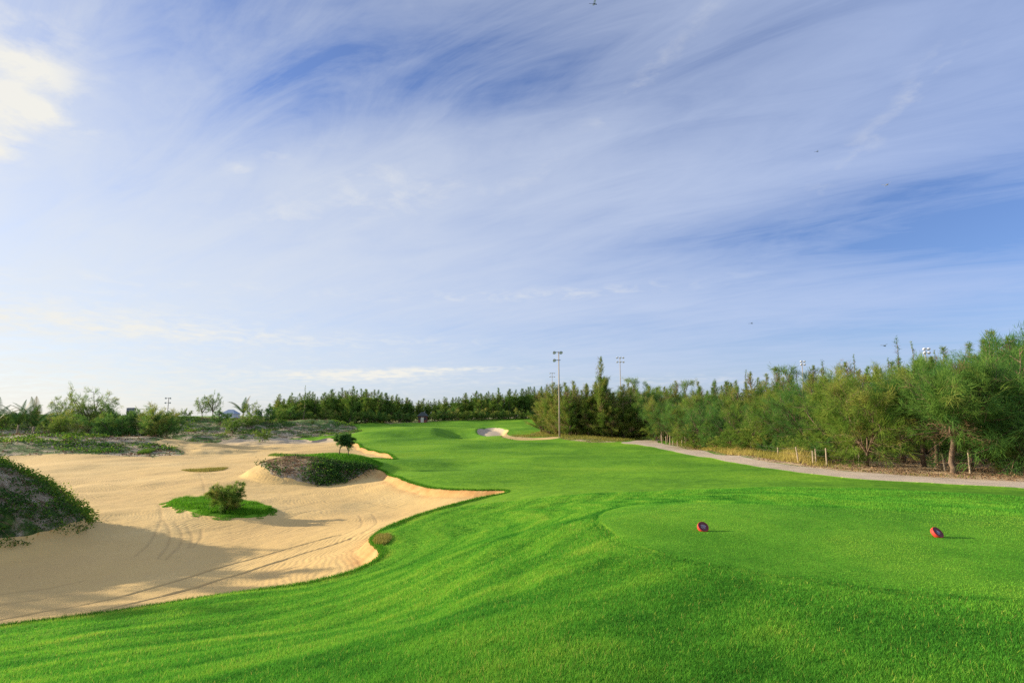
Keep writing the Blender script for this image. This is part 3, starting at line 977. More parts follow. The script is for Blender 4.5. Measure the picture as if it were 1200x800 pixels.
# straw coloured verge between path and fence
q = rng.uniform((10, 28), (60, 92), (420000, 2))
tp = np.array(PATH_T)
dpath = sdist(PATH, q[:, 0], q[:, 1], margin=8)
k = (dpath < -0.1) & (dpath > -6) & (sdist(ROUGH, q[:, 0], q[:, 1]) > 0.0)
q = q[k]; dpath = dpath[k]
pxl = 600 + q[:, 0] / q[:, 1] * FPX
thick = vnoise(q[:, 0] * 0.35, q[:, 1] * 0.35, 421)
dens = np.exp(-((pxl - 850) / 48) ** 2) + 0.9 * np.exp(-((pxl - 930) / 32) ** 2) + 0.30 * (pxl < 960) + 0.16 * (thick > 0.4) * (dpath > -3.5)
k = rng.random(len(q)) < dens * (0.3 + thick)
q = q[k]; pxl = pxl[k]; dpath = dpath[k]
straw = np.exp(-((pxl - 850) / 38) ** 2) + np.exp(-((pxl - 930) / 28) ** 2)
hq = (0.14 + 0.90 * np.clip(straw, 0, 1) * np.clip(-dpath / 2, 0.2, 1)) * rng.uniform(0.4, 1.1, len(q))
blades('verge_grass', q[:, 0], q[:, 1], hq, 0.035, np.clip(0.15 + 0.7 * straw + rng.normal(0, 0.15, len(q)), 0, 1), m_straw, 0.3, (0.25, 0), rng, 'straw coloured long grass along the far side of the path', 'grass')

# rough slope right of the pot bunker and rough round the far clump
q = rng.uniform((-8, 90), (28, 135), (60000, 2))
k = (sdist(ROUGH, q[:, 0], q[:, 1]) > 0) & (sdist(STRIP, q[:, 0], q[:, 1]) < -0.2)
q = q[k][:26000]
blades('rough_grass', q[:, 0], q[:, 1], 0.35 * rng.uniform(0.4, 1.2, len(q)), 0.07, np.clip(rng.normal(0.12, 0.2, len(q)) + 0.3 * vnoise(q[:, 0] * .3, q[:, 1] * .15, 7), 0, 1), m_straw, 0.4, (0.2, 0), rng, 'unmown yellow green rough on the slope right of the far bunker', 'grass')


def leaves(name, cx, cy, cz, size, n_per, spread, tint0, mat, rng_, label, cat='plant', kind='stuff', flat=0.6, parent=None):
    """clumps of small leaf quads-as-triangles round given points"""
    m_ = len(cx)
    k = np.repeat(np.arange(m_), n_per)
    n_ = len(k)
    off = rng_.normal(0, 1, (n_, 3)) * spread[k][:, None] * np.array([1, 1, flat])
    off[:, 2] = np.abs(off[:, 2])
    c0 = np.stack([cx[k], cy[k], cz[k]], -1) + off
    d1_ = rng_.normal(0, 1, (n_, 3)); d1_[:, 2] *= 0.6
    d1_ /= np.linalg.norm(d1_, axis=1)[:, None]
    d2_ = rng_.normal(0, 1, (n_, 3)); d2_ -= (d2_ * d1_).sum(1)[:, None] * d1_
    d2_ /= np.linalg.norm(d2_, axis=1)[:, None]
    s = (size[k] * rng_.uniform(0.6, 1.3, n_))[:, None]
    V = np.stack([c0 - d2_ * s * 0.45, c0 + d1_ * s, c0 + d2_ * s * 0.45, c0 - d1_ * s * 0.7], 1)
    F = np.arange(n_ * 4).reshape(-1, 4)
    t = np.clip(tint0[k] + rng_.normal(0, 0.12, n_), 0, 1)
    o = mesh_np(name, V.reshape(-1, 3), F, mat, False, {'tint': np.repeat(t, 4)}, nper=4, parent=parent)
    if label: tag(o, label, cat, kind=kind)
    return o


# near dune: creeping vines in bands
n = 3300
q = np.stack([rng.uniform(-34, -15, n * 3), rng.uniform(16, 30, n * 3)], -1)
e = ell(q[:, 0], q[:, 1], MOUND)
crest = np.exp(-((q[:, 1] - (24.6 + 0.10 * (q[:, 0] + 20))) / 1.5) ** 2)
foot = sstep(0.66, 0.9, e) * (q[:, 1] < 24)
pr = np.clip(crest * 1.4 + foot * 0.75 + (q[:, 1] > 25) * 0.8 + 0.16 * (vnoise(q[:, 0] * .9, q[:, 1] * .9, 431) > 0.55), 0, 1)
k = (e < 1.01) & (rng.random(len(q)) < pr) & (vnoise(q[:, 0] * 1.5, q[:, 1] * 1.5, 433) > 0.22)
q = q[k][:n]
leaves('dune_creeper', q[:, 0], q[:, 1], ground_z(q[:, 0], q[:, 1]) + 0.02, np.full(len(q), 0.055), 26, np.full(len(q), 0.17),
       0.25 + 0.5 * np.exp(-((q[:, 1] - 25) / 1.6) ** 2) + 0.15 * rng.normal(0, 1, len(q)), m_scrub, rng, 'leafy green creeper covering the near sand dune', 'creeper', flat=0.55)
# dry stems hanging across the bare face of the near dune and the islet mound
def stems(name, q, ln, wd, rng_, label):
    n_ = len(q)
    ang = rng_.normal(-0.35, 0.5, n_)
    L_ = ln * rng_.uniform(0.5, 1.4, n_)
    x0, y0 = q[:, 0], q[:, 1]
    P = []
    for t in (0, 0.5, 1.0):
        xx = x0 + np.cos(ang) * L_ * t; yy = y0 + np.sin(ang) * L_ * t
        zz = ground_z(xx, yy) + 0.03 + 0.08 * rng_.random(n_)
        P.append(np.stack([xx, yy, zz], -1))
    V = []; F = []
    up = np.array([0, 0, 1.0]) * wd
    V = np.stack([P[0], P[0] + up, P[1], P[1] + up, P[2], P[2] + up * 0.3], 1).reshape(-1, 3)
    b_ = (np.arange(n_) * 6)[:, None]
    F = np.concatenate([b_ + np.array([0, 2, 3, 1]), b_ + np.array([2, 4, 5, 3])])
    o = mesh_np(name, V, F, m_dry, False, {'tint': np.repeat(rng_.uniform(0, 1, n_), 6)}, nper=4)
    tag(o, label, 'dry stems', kind='stuff')


q = np.stack([rng.uniform(-30, -17.5, 2600), rng.uniform(17.5, 26, 2600)], -1)
q = q[ell(q[:, 0], q[:, 1], MOUND) < 0.97]
stems('dry_stems', q, 0.5, 0.02, rng, 'dry brown stems trailing over the near sand dune')
q = np.stack([rng.uniform(-20, -9.5, 2600), rng.uniform(40, 50, 2600)], -1)
q = q[(ell(q[:, 0], q[:, 1], ISLE) < 0.97) & (sdist(ISLEP, q[:, 0], q[:, 1]) > 0)]
stems('dry_stems', q, 0.7, 0.035, rng, 'dry brown stems over the small mound in the bunker')
# islet mound: green right half
q = np.stack([rng.uniform(-20, -9, 9000), rng.uniform(40, 51, 9000)], -1)
k = (sdist(ISLEP, q[:, 0], q[:, 1]) > 0) & (rng.random(len(q)) < 0.015 + 0.6 * sstep(-15.2, -13.2, q[:, 0]) + 0.08 * (sdist(ISLEP, q[:, 0], q[:, 1]) < 0.5))
q = q[k][:430]
leaves('mound_creeper', q[:, 0], q[:, 1], ground_z(q[:, 0], q[:, 1]), np.full(len(q), 0.09), 16, np.full(len(q), 0.22), 0.22 + 0.18 * rng.normal(0, 1, len(q)), m_scrub, rng,
       'dark green creeper over the right half of the small mound', 'creeper')
q = np.stack([rng.uniform(-18, -8, 30000), rng.uniform(42, 53, 30000)], -1)
k = (ell(q[:, 0], q[:, 1], ISLE) < 1.05) & (sdist(ISLEP, q[:, 0], q[:, 1]) < 0) & (sdist(SAND, q[:, 0], q[:, 1]) < 0)
q = q[k]
blades('mound_grass', q[:, 0], q[:, 1], 0.16 * rng.uniform(0.4, 1.2, len(q)), 0.04, np.clip(rng.normal(0.5, 0.2, len(q)), 0, 1), m_tuft, 0.5, (0.2, 0), rng, 'light green grass on top of the small bunker mound', 'grass')
# back dunes
q = np.stack([rng.uniform(-125, -28, 60000), rng.uniform(58, 170, 60000)], -1)
k = (sdist(DUNE, q[:, 0], q[:, 1]) > 0.3) & (np.abs(q[:, 0] / q[:, 1]) < 1.15)
q = q[k]
zz = ground_z(q[:, 0], q[:, 1])
cov = vnoise(q[:, 0] * 0.16, q[:, 1] * 0.16, 441) + 0.35 * vnoise(q[:, 0] * 0.5, q[:, 1] * 0.5, 442) + 0.20 * sstep(-1.5, 0.8, zz)
k = cov > 0.84
q = q[k][:5200]; zz = zz[k][:5200]; cv = cov[k][:5200]
leaves('dune_scrub', q[:, 0], q[:, 1], zz, np.full(len(q), 0.15), 22, np.full(len(q), 0.42), 0.15 + 0.5 * vnoise(q[:, 0] * .2, q[:, 1] * .2, 451) + 0.12 * rng.normal(0, 1, len(q)), m_scrub, rng,
       'low green scrub patches over the grey back dunes', 'scrub', flat=0.4)
q2 = np.stack([rng.uniform(-110, -30, 30000), rng.uniform(60, 150, 30000)], -1)
k = (sdist(DUNE, q2[:, 0], q2[:, 1]) > 0.3)
q2 = q2[k][:4000]
leaves('dune_litter', q2[:, 0], q2[:, 1], ground_z(q2[:, 0], q2[:, 1]), np.full(len(q2), 0.14), 8, np.full(len(q2), 0.4), rng.uniform(0, 0.7, len(q2)), m_dry, rng,
       'dead brown litter and twigs over the grey back dunes', 'litter', flat=0.25)
# litter and weeds under the wood's edge
q2 = rng.uniform((14, 26), (75, 80), (30000, 2))
k = (sdist(ROUGH, q2[:, 0], q2[:, 1]) > 0.3) & (q2[:, 0] / q2[:, 1] < 1.1)
q2 = q2[k][:7000]
leaves('forest_litter', q2[:, 0], q2[:, 1], ground_z(q2[:, 0], q2[:, 1]), np.full(len(q2), 0.07), 8, np.full(len(q2), 0.35), rng.uniform(0, 0.8, len(q2)), m_dry, rng,
       'reddish brown needle litter on the ground of the wood', 'litter', flat=0.15)
# ------------------------------------------------------------------ trees
def perp(d, rng_):
    a = rng_.normal(0, 1, 3)
    a -= a.dot(d) * d
    return a / (np.linalg.norm(a) + 1e-9)


def unit(v_): return v_ / (np.linalg.norm(v_) + 1e-9)


def needles(anc, k, ln, wd, spread, rng_, droop=0.0):
    """anc: list of (pos, dir, tint). thin tapering sprays leaving each anchor"""
    P = np.array([a[0] for a in anc]); D = np.array([a[1] for a in anc]); T = np.array([a[2] for a in anc])
    i = np.repeat(np.arange(len(anc)), k)
    n_ = len(i)
    d_ = D[i] + rng_.normal(0, spread, (n_, 3)); d_[:, 2] -= droop
    d_ /= np.linalg.norm(d_, axis=1)[:, None]
    s_ = rng_.normal(0, 1, (n_, 3)); s_ -= (s_ * d_).sum(1)[:, None] * d_; s_ /= np.linalg.norm(s_, axis=1)[:, None]
    L_ = (ln * rng_.uniform(0.5, 1.25, n_))[:, None]
    p = P[i] + rng_.normal(0, ln * 0.22, (n_, 3))
    V = np.stack([p - s_ * wd, p + s_ * wd, p + d_ * L_ * 0.6 + s_ * wd * 0.9, p + d_ * L_], 1).reshape(-1, 3)
    F = np.arange(n_ * 4).reshape(-1, 4)
    t = np.clip(T[i] + rng_.normal(0, 0.09, n_), 0, 1)
    return V, F, np.repeat(t, 4)


def merge(L):
    V = []; F = []; T = []; b_ = 0
    for v_, f_, t_ in L:
        V.append(v_); F.append(f_ + b_); T.append(t_); b_ += len(v_)
    return np.concatenate(V), np.concatenate(F), np.concatenate(T)


def branch_path(p, d, L, rng_, n_=5, up=0.12, wob=0.12):
    pts = [p]; d = unit(np.array(d, float))
    for k in range(n_):
        d = unit(d + rng_.normal(0, wob, 3) + np.array([0, 0, up]))
        pts.append(pts[-1] + d * L / n_)
    return pts


def spire(seed, H, W, n_br, k, ln, wd, bare_top=0.1, base_t=0.1, dead=0.08, tint0=0.35, sides=5, low_dead=True):
    g = np.random.default_rng(seed)
    wood = MB()
    tp_ = [np.array([0, 0, -0.15])]
    lean = g.normal(0, 0.02, 2)
    for i in range(1, 9):
        t = i / 8
        tp_.append(np.array([lean[0] * H * t + g.normal(0, 0.012 * H * 0.5), lean[1] * H * t + g.normal(0, 0.012 * H * 0.5), H * t]))
    r0 = 0.011 * H + 0.02
    wood.tube(tp_, [r0 * (1 - 0.93 * i / 8) for i in range(9)], sides)
    anc = []; dry = []
    tp_a = np.array(tp_)
    for b_ in range(n_br):
        t = base_t + (1 - base_t) * ((b_ + g.random()) / n_br) ** 0.95
        f_ = t * 8; i = min(int(f_), 7)
        p = tp_a[i] + (tp_a[i + 1] - tp_a[i]) * (f_ - i)
        L = W * (0.12 + 0.95 * (1 - t) ** 0.62) * g.uniform(0.55, 1.2) * (0.65 + 0.35 * min(1, (t - base_t) * 6 + .3))
        if t > 1 - bare_top: L *= 0.5
        a_ = g.uniform(0, 2 * math.pi)
        el_ = g.uniform(0.25, 0.85) + 0.35 * t
        d = np.array([math.cos(a_) * math.cos(el_), math.sin(a_) * math.cos(el_), math.sin(el_)])
        pts = branch_path(p, d, L, g, 4, 0.16)
        if L > 0.5: wood.tube(pts, [r0 * 0.28 * (1 - t * .6) * (1 - 0.8 * j / 4) + 0.004 for j in range(5)], 3, False)
        bt = tint0 + g.normal(0, 0.14)
        isdead = g.random() < dead * (1.6 if t < 0.4 else 0.7)
        m_ = max(3, int(L * 5.5))
        for j in range(m_):
            s_ = (j + g.random()) / m_
            s_ = 0.15 + 0.85 * s_
            q_ = s_ * 4; ii = min(int(q_), 3)
            pp = pts[ii] + (pts[ii + 1] - pts[ii]) * (q_ - ii)
            dd = unit(unit(pts[ii + 1] - pts[ii]) + 0.75 * perp(unit(pts[ii + 1] - pts[ii]), g) * g.random())
            (dry if isdead else anc).append((pp + perp(dd, g) * 0.12 * L * g.random() * s_, dd, bt + 0.12 * s_))
    hi_a = [a_ for a_ in anc if a_[0][2] > 0.74 * H]; lo_a = [a_ for a_ in anc if a_[0][2] <= 0.74 * H]
    # thin leaders above the crown
    for q_ in range(int(g.integers(2, 9))):
        pz = np.array([lean[0] * H + g.normal(0, .05), lean[1] * H + g.normal(0, .05), H * (0.96 + 0.010 * q_)])
        hi_a.append((pz, unit(np.array([g.normal(0, .5), g.normal(0, .5), 1.0])), tint0 - .1))
    Lm = [needles(lo_a, k, ln, wd, 0.42, g, -0.05), needles(hi_a, max(4, k // 2), ln * 0.55, wd * 0.85, 0.40, g, -0.1)]
    fo = merge(Lm)
    dr = needles(dry, max(3, k // 2), ln, wd * 0.7, 0.5, g) if dry else None
    return wood, fo, dr


def broad(seed, H, W, n_limb=5, n_br=16, k=16, ln=0.45, wd=0.011, fork=0.22, tint0=0.35, dead=0.1, wind=(0, 0), low=0.25, n_tw=9, rad=0.022, twist=0.0):
    g = np.random.default_rng(seed)
    wood = MB(); anc = []; dry = []
    r0 = rad * H
    hf = fork * H
    tr = [np.array([0, 0, -0.2]), np.array([g.normal(0, .04), g.normal(0, .04), hf * 0.5]), np.array([g.normal(0, .08), g.normal(0, .08), hf])]
    if twist:
        top_ = tr[-1]
        tr = [np.array([0, 0, -0.2]), np.array([.02, 0, .05 * H])] + [np.array([twist * math.sin(q_ * 4.2) * .9, twist * math.cos(q_ * 3.1) * .6, hf * q_]) for q_ in (.3, .45, .6, .75, .88, 1.0)]
        wood.tube(tr, [r0 * c_ * g.uniform(.88, 1.15) for c_ in (1.5, 1.2, 1.0, .95, .92, .9, .88, .9)], 8)
    else:
        wood.tube(tr, [r0 * 1.15, r0 * 0.95, r0 * 0.85], 7)
    for l in range(n_limb):
        a_ = 2 * math.pi * (l + g.uniform(-.3, .3)) / n_limb
        el_ = g.uniform(0.65, 1.1) if l else 1.45
        d = np.array([math.cos(a_) * math.cos(el_) + wind[0] * .4, math.sin(a_) * math.cos(el_) + wind[1] * .4, math.sin(el_)])
        L = (H - hf) * g.uniform(0.8, 1.0) * (1.05 if l == 0 else 0.95)
        pts = branch_path(tr[-1], d, L, g, 7, 0.05, 0.10)
        wood.tube(pts, [r0 * 0.62 * (1 - 0.9 * j / 7) + 0.006 for j in range(8)], 5, False)
        for b_ in range(n_br):
            s_ = 0.08 + 0.92 * (b_ + g.random()) / n_br
            q_ = s_ * 7; ii = min(int(q_), 6)
            p = pts[ii] + (pts[ii + 1] - pts[ii]) * (q_ - ii)
            ax = unit(pts[ii + 1] - pts[ii])
            out_ = np.array([p[0] * 1.2, p[1] * 1.2, 0]); out_ = unit(out_) if np.linalg.norm(out_) > .05 else np.zeros(3)
            sd2 = perp(ax, g)
            bd = unit(ax * 0.45 + sd2 * 0.9 + out_ * 0.55 + np.array([wind[0], wind[1], 0.05]))
            BL = W * 0.42 * g.uniform(0.6, 1.2) * (1 - 0.55 * s_)
            bp = branch_path(p, bd, BL, g, 4, 0.04 if s_ > low else -0.10, 0.14)
            wood.tube(bp, [r0 * 0.2 * (1 - 0.8 * j / 4) + 0.004 for j in range(5)], 3, False)
            isdead = g.random() < dead * (2.2 if s_ < 0.35 else 0.6)
            bt = tint0 + g.normal(0, 0.13) + (0.12 if s_ > .7 else 0)
            for j in range(n_tw):
                ss = 0.15 + 0.85 * (j + g.random()) / n_tw
                q2_ = ss * 4; jj = min(int(q2_), 3)
                pp = bp[jj] + (bp[jj + 1] - bp[jj]) * (q2_ - jj)
                bx = unit(bp[jj + 1] - bp[jj])
                dd = unit(bx * 0.8 + 0.7 * perp(bx, g) + np.array([wind[0], wind[1], 0.12]))
                (dry if isdead else anc).append((pp + dd * g.random() * 0.3 * BL, dd, bt + 0.1 * ss))
    fo = needles(anc, k, ln, wd, 0.36, g, 0.02)
    dr = needles(dry, max(3, k // 3), ln * 0.9, wd * 0.6, 0.5, g) if dry else None
    return wood, fo, dr


def tree_proto(name, gen, mat, bark):
    """returns mesh datas (trunk, crown, dry) for reuse"""
    wood, fo, dr = gen
    t_ = wood.build('trunk', bark, smooth=True)
    nf = len(fo[1])
    if dr is not None: fo = merge([fo, dr])
    c_o = mesh_np('crown', fo[0], fo[1], mat, False, {'tint': fo[2]}, nper=4)
    if dr is not None:
        c_o.data.materials.append(m_dry)
        mi = np.zeros(len(fo[1]), dtype=np.int32); mi[nf:] = 1
        c_o.data.polygons.foreach_set('material_index', mi)
    parts = [t_.data, c_o.data]
    bpy.data.objects.remove(t_); bpy.data.objects.remove(c_o)
    return parts


def plant(name, proto, x, y, scale=1.0, rz=0.0, label=None, cat='tree', group=None, sz=None, z=None):
    e_ = empty(name, (x, y, gz1(x, y) if z is None else z), rz)
    e_.scale = (scale, scale, sz or scale)
    for nm, me in zip(('trunk', 'crown'), proto):
        if me is None: continue
        o_ = bpy.data.objects.new(nm, me)
        C.objects.link(o_)
        o_.parent = e_
    return tag(e_, label, cat, group)


# prototypes, all roughly 10 m (spires) and 7 m (broad)
SP = [tree_proto('s', spire(100 + i, 10, [2.1, 2.5, 1.9, 2.7, 2.3, 2.0, 2.5][i], [120, 115, 110, 125, 115, 100, 118][i], 15, 0.44, 0.014,
      [0.12, 0.05, 0.18, 0.08, 0.15, 0.22, 0.1][i], base_t=0.03, tint0=[.38, .5, .32, .45, .55, .42, .3][i], dead=[.08, .16, .05, .1, .22, .12, .06][i]), m_needle, m_bark) for i in range(7)]
FARS = [tree_proto('f', spire(200 + i, 10, [2.5, 2.8, 2.3, 2.9, 2.5][i], 92, 10, 0.5, 0.022, [.12, .06, .2, .1, .15][i], base_t=0.015, tint0=[.2, .32, .26, .4, .15][i], dead=.05), m_needle, m_bark) for i in range(5)]
BR = [tree_proto('b', broad(300 + i, 7, [6.5, 7.5, 6.0, 7.0][i], 5, 17, 15, 0.5, 0.0095, tint0=[.26, .2, .36, .24][i], dead=[.08, .12, .1, .04][i], wind=(0.12, 0)), m_needle_c if i % 2 else m_needle, m_bark) for i in range(4)]
BU = [tree_proto('u', broad(400 + i, 3, [3.4, 3.0, 3.8][i], 6, 10, 14, 0.30, 0.012, fork=0.06, tint0=[.3, .2, .42][i], dead=.06, n_tw=7, rad=.014), m_needle_c if i == 1 else m_needle, m_bark) for i in range(3)]

rt = random.Random(8)


def pxy(px, D): return (px - 600) / FPX * D, D


# --- the front trees on the right, each one its own look
fa = tree_proto('a', broad(501, 7, 8.2, 7, 20, 19, 0.55, 0.012, fork=0.13, tint0=.32, dead=.16, wind=(-0.1, 0), rad=.016), m_needle, m_bark)
x, y = hit(1017, 545); plant('casuarina_tree', fa, x, y, 0.86, 0.6, 'broad casuarina whose dark trunk splits low into a V, first tree beside the sandy bank', 'tree')
fb = tree_proto('b2', broad(502, 7, 6.4, 5, 18, 18, 0.55, 0.009, fork=0.25, tint0=.22, dead=.06, low=.4), m_needle_c, m_bark)
x, y = pxy(1073, 37.5); plant('casuarina_tree', fb, x, y, 0.95, 2.0, 'deep green casuarina with a short straight dark trunk between the V-trunked and the twisted tree', 'tree')
fc = tree_proto('c', broad(503, 7, 7.4, 7, 20, 19, 0.55, 0.012, fork=0.30, tint0=.34, dead=.22, wind=(0.0, 0), rad=.021, twist=.16, n_tw=10), m_needle_c, m_bark)
x, y = hit(1118, 554); plant('casuarina_tree', fc, x, y, 0.93, 1.2, 'casuarina with thick twisted sunlit trunk and rusty dead twigs in its crown', 'tree')
fd = tree_proto('d', broad(504, 7, 9.2, 7, 20, 17, 0.6, 0.012, fork=0.12, tint0=.24, dead=.06, wind=(-0.15, -.05), low=.6), m_needle_c, m_bark)
x, y = pxy(1190, 33.5); plant('casuarina_tree', fd, x, y, 1.0, 0.3, 'largest dark green casuarina drooping almost to the ground at the right edge', 'tree')
x, y = pxy(1128, 39); plant('casuarina_tree', BR[3], x, y, 0.9, 2.3, 'thin casuarina standing just behind the twisted trunk', 'tree')
x, y = pxy(1050, 42); plant('casuarina_tree', BR[2], x, y, 1.0, .3, 'olive casuarina filling the gap behind the V-trunked tree', 'tree')
fe = tree_proto('e', broad(505, 3.2, 5.2, 6, 12, 18, 0.38, 0.010, fork=0.45, tint0=.18, dead=.05, low=0.0, rad=.03), m_needle_c, m_bark_l)
x, y = hit(945, 533); e_ = plant('casuarina_tree', fe, x, y + 1.0, 0.95, 1.0, 'low flat-topped casuarina on a leaning pale trunk near the fence posts', 'tree')
e_.rotation_euler[1] = 0.16
for px, D, H, i, lab in ((975, 44, 5.6, 0, 'olive green casuarina rising behind the cluster of close-set posts'),
                         (915, 55, 4.6, 1, 'bushy dark casuarina behind the straw grass'),
                         (880, 58, 5.0, 2, 'bushy casuarina with brown dead twigs behind the tall straw clump'),
                         (852, 63, 5.0, 3, 'rounded green casuarina above the tall straw clump'),
                         (822, 68, 5.2, 1, 'rounded dark casuarina just right of the picket cluster'),
                         (797, 77, 5.4, 3, 'leftmost of the rounded green trees, hanging over the bend of the path'),
                         (810, 76, 6.2, 0, 'green casuarina behind the picket cluster by the path bend')):
    x, y = pxy(px, D)
    plant('casuarina_tree', BR[i], x, y, H / 7, rt.random() * 6, lab, 'tree')

# --- the wood: packed trees, heights following the treeline
prof = lambda px: np.interp(px, [0, 320, 360, 400, 440, 470, 500, 530, 560, 600, 640, 690, 707, 730, 760, 800, 850, 900, 950, 1000, 1050, 1100, 1150, 1200, 1300],
                            [480, 465, 458, 457, 459, 464, 468, 464, 460, 455, 451, 446, 426, 449, 452, 452, 447, 440, 436, 431, 424, 414, 402, 393, 385])
fx = np.array([p[0] for p in hits([(790, 521), (880, 531), (935, 541), (1007, 545), (1137, 552), (1240, 556)])])
fy = np.array([p[1] for p in hits([(790, 521), (880, 531), (935, 541), (1007, 545), (1137, 552), (1240, 556)])])
cand = []
for D in np.arange(34, 120, 0.8):
    cand.append(D)
placed = [(o_.location.x, o_.location.y) for o_ in C.objects if o_.type == 'EMPTY']
pts_f = []
tries = 0
gx = np.random.default_rng(77)
while tries < 30000 and len(pts_f) < 128:
    tries += 1
    px = gx.uniform(735, 1265)
    D0 = np.interp(px, [735, 790, 880, 935, 1007, 1137, 1265], [104, 82, 62, 50, 42, 37, 35])
    D = D0 + abs(gx.normal(0, 1)) * (15 if px > 900 else 18)
    if D > D0 + 42: continue
    x, y = pxy(px, D)
    sp = 2.3 + 0.028 * (D - D0) * 2
    if any((x - a_) ** 2 + (y - b_) ** 2 < sp * sp for a_, b_ in pts_f): continue
    if any((x - a_) ** 2 + (y - b_) ** 2 < 4 for a_, b_ in placed): continue
    if px > 985 and D < D0 + 5: continue
    pts_f.append((x, y))
    z = gz1(x, y)
    topz = CAMZ + (487 - prof(px)) * y / FPX
    back = min(1, (D - D0) / 12)
    H = (topz - z) * (0.72 + 0.24 * back + gx.normal(0, 0.07))
    H = float(np.clip(H, 3.5, 15))
    if gx.random() < (0.72 if back < 0.4 else (0.35 if back < 0.8 else 0.12)):
        pr_ = BR[gx.integers(4)]; s = H / 7; wsc = s
    else:
        pr_ = SP[gx.integers(7)]; s = H / 10; wsc = s * gx.uniform(1.15, 1.6)
    zone = np.searchsorted([790, 845, 905, 960, 1020, 1085, 1150], px)
    where = ['left of the path bend', 'above the picket cluster', 'above the tall straw clump', 'around the flat-topped tree', 'behind the close-set posts', 'behind the V-trunked tree',
             'around the small white floodlight', 'at the right edge behind the twisted trunk'][zone]
    look = 'rounded casuarina of the wood ' if pr_ in BR else ('slender casuarina mid-depth in the wood ' if back < 0.9 else 'slender casuarina far back in the wood ')
    e_ = plant('casuarina_tree', pr_, x, y, wsc, gx.random() * 6.28, look + where, 'tree', 'packed casuarinas of the wood right of the path', sz=s, z=z)
# thin tops standing clear of the wood
spn = tree_proto('n', spire(601, 10, 1.0, 26, 10, 0.4, 0.014, 0.3, base_t=0.45, tint0=.3, dead=.25), m_needle, m_bark)
spn2 = tree_proto('n2', spire(602, 10, 0.6, 34, 10, 0.35, 0.014, 0.1, base_t=0.3, tint0=.25, dead=.1), m_needle, m_bark)
for px, D, top, pr_, lab in ((1055, 52, 396, spn, 'spindly half-bare casuarina top rising above the wood beside the small floodlight'),
                             (1073, 52, 401, spn2, 'narrow leaning spire just right of the spindly half-bare top'),
                             (1003, 60, 416, spn2, 'narrow dark spire standing above the wood left of the spindly top'),
                             (1043, 58, 420, spn2, 'small dark spire between the narrow spire and the spindly top'),
                             (1099, 50, 411, spn2, 'short dark spire just right of the small floodlight'),
                             (1160, 44, 388, spn2, 'tall thin spire above the wood near the right edge'),
                             (1171, 45, 389, spn2, 'second tall thin spire, closest to the right edge'),
                             (964, 64, 424, spn, 'ragged open treetop right of the far white floodlight'),
                             (874, 85, 434, spn2, 'thin spire over the middle of the wood'),
                             (933, 75, 434, spn2, 'thin spire left of the far white floodlight')):
    x, y = pxy(px, D); z = gz1(x, y)
    H = CAMZ + (487 - top) * D / FPX - z
    plant('casuarina_tree', pr_, x, y, H / 10, rt.random() * 6, lab, 'tree', sz=H / 10, z=z)

# --- clump left of the path's far end
pts_c = []
for ci in range(38):
    px = 632 + (738 - 632) * (((ci * 17) % 38) + gx.random()) / 38
    D = np.interp(px, [632, 660, 738], [112, 99, 95]) + abs(gx.normal(0, 1)) * 7
    x, y = pxy(px, D)
    pts_c.append((x, y)); z = gz1(x, y)
    H = (CAMZ + (487 - prof(min(px, 690) if px < 712 else 740) - 2) * D / FPX - z) * gx.uniform(0.82, 1.06)
    plant('casuarina_tree', SP[gx.integers(7)], x, y, H / 10 * 1.75, gx.random() * 6, 'slender casuarina of the clump, ' + ('left of the tallest floodlight' if px < 655 else 'between tallest floodlight and tallest pointed tree' if px < 700 else 'right of the tallest pointed tree'), 'tree',
          'casuarina clump beside the far end of the path', sz=H / 10, z=z)
x, y = pxy(706, 97); z = gz1(x, y); H = CAMZ + (487 - 420) * 97 / FPX - z
plant('casuarina_tree', SP[0], x, y, H / 10 * 1.1, 1, 'tallest pointed casuarina in the middle of the clump by the path end', 'tree', sz=H / 10, z=z)

# --- far treeline beyond the fairway: centre, then left
where_ = lambda p: ', left end' if p < 375 else ', near its tallest tree' if p < 440 else ', right end' if p < 482 else ', around the red-brown hut' if p < 525 else ', above the dark swale' if p < 590 else ', next to the floodlight clump'


def line(name, n_, pxr, Df, depth, label, group, lo=.78, hi=1.06, wide=1.6, sp=1.3):
    L_ = []; t_ = 0
    while len(L_) < n_ and t_ < 9000:
        t_ += 1
        px = pxr[0] + (pxr[1] - pxr[0]) * (((len(L_) * 23) % n_) + gx.uniform(-.2, 1.2)) / n_; D = Df(px) + gx.uniform(0, depth)
        x, y = pxy(px, D)
        if any((x - a_) ** 2 + (y - b_) ** 2 < sp * sp for a_, b_ in L_): continue
        L_.append((x, y)); z = gz1(x, y)
        H = (CAMZ + (487 - prof(px)) * D / FPX - z) * gx.uniform(lo, hi)
        plant(name, FARS[gx.integers(5)], x, y, H / 10 * wide, gx.random() * 6, label + where_(px), 'tree', group, sz=H / 10, z=z)


line('casuarina_tree', 58, (478, 645), lambda p: 186 + 3 * 0, 22, 'olive casuarina of the row beyond the fairway', 'far casuarinas behind the middle of the fairway')
line('casuarina_tree', 54, (326, 482), lambda p: np.interp(p, [326, 400, 480], [152, 166, 182]), 20, 'dark slender casuarina of the far row behind the grey dunes', 'far casuarinas behind the left end of the fairway')
for i, (px, D, top) in enumerate(((412, 160, 453), (358, 152, 452))):
    x, y = pxy(px, D); z = gz1(x, y); H = CAMZ + (487 - top) * D / FPX - z
    plant('casuarina_tree', spn2 if i else FARS[1], x, y, H / 10 * 1.1, 1, ('tallest casuarina with layered branches in the far left row', 'thin tall top at the left end of the far row')[i], 'tree', sz=H / 10, z=z)

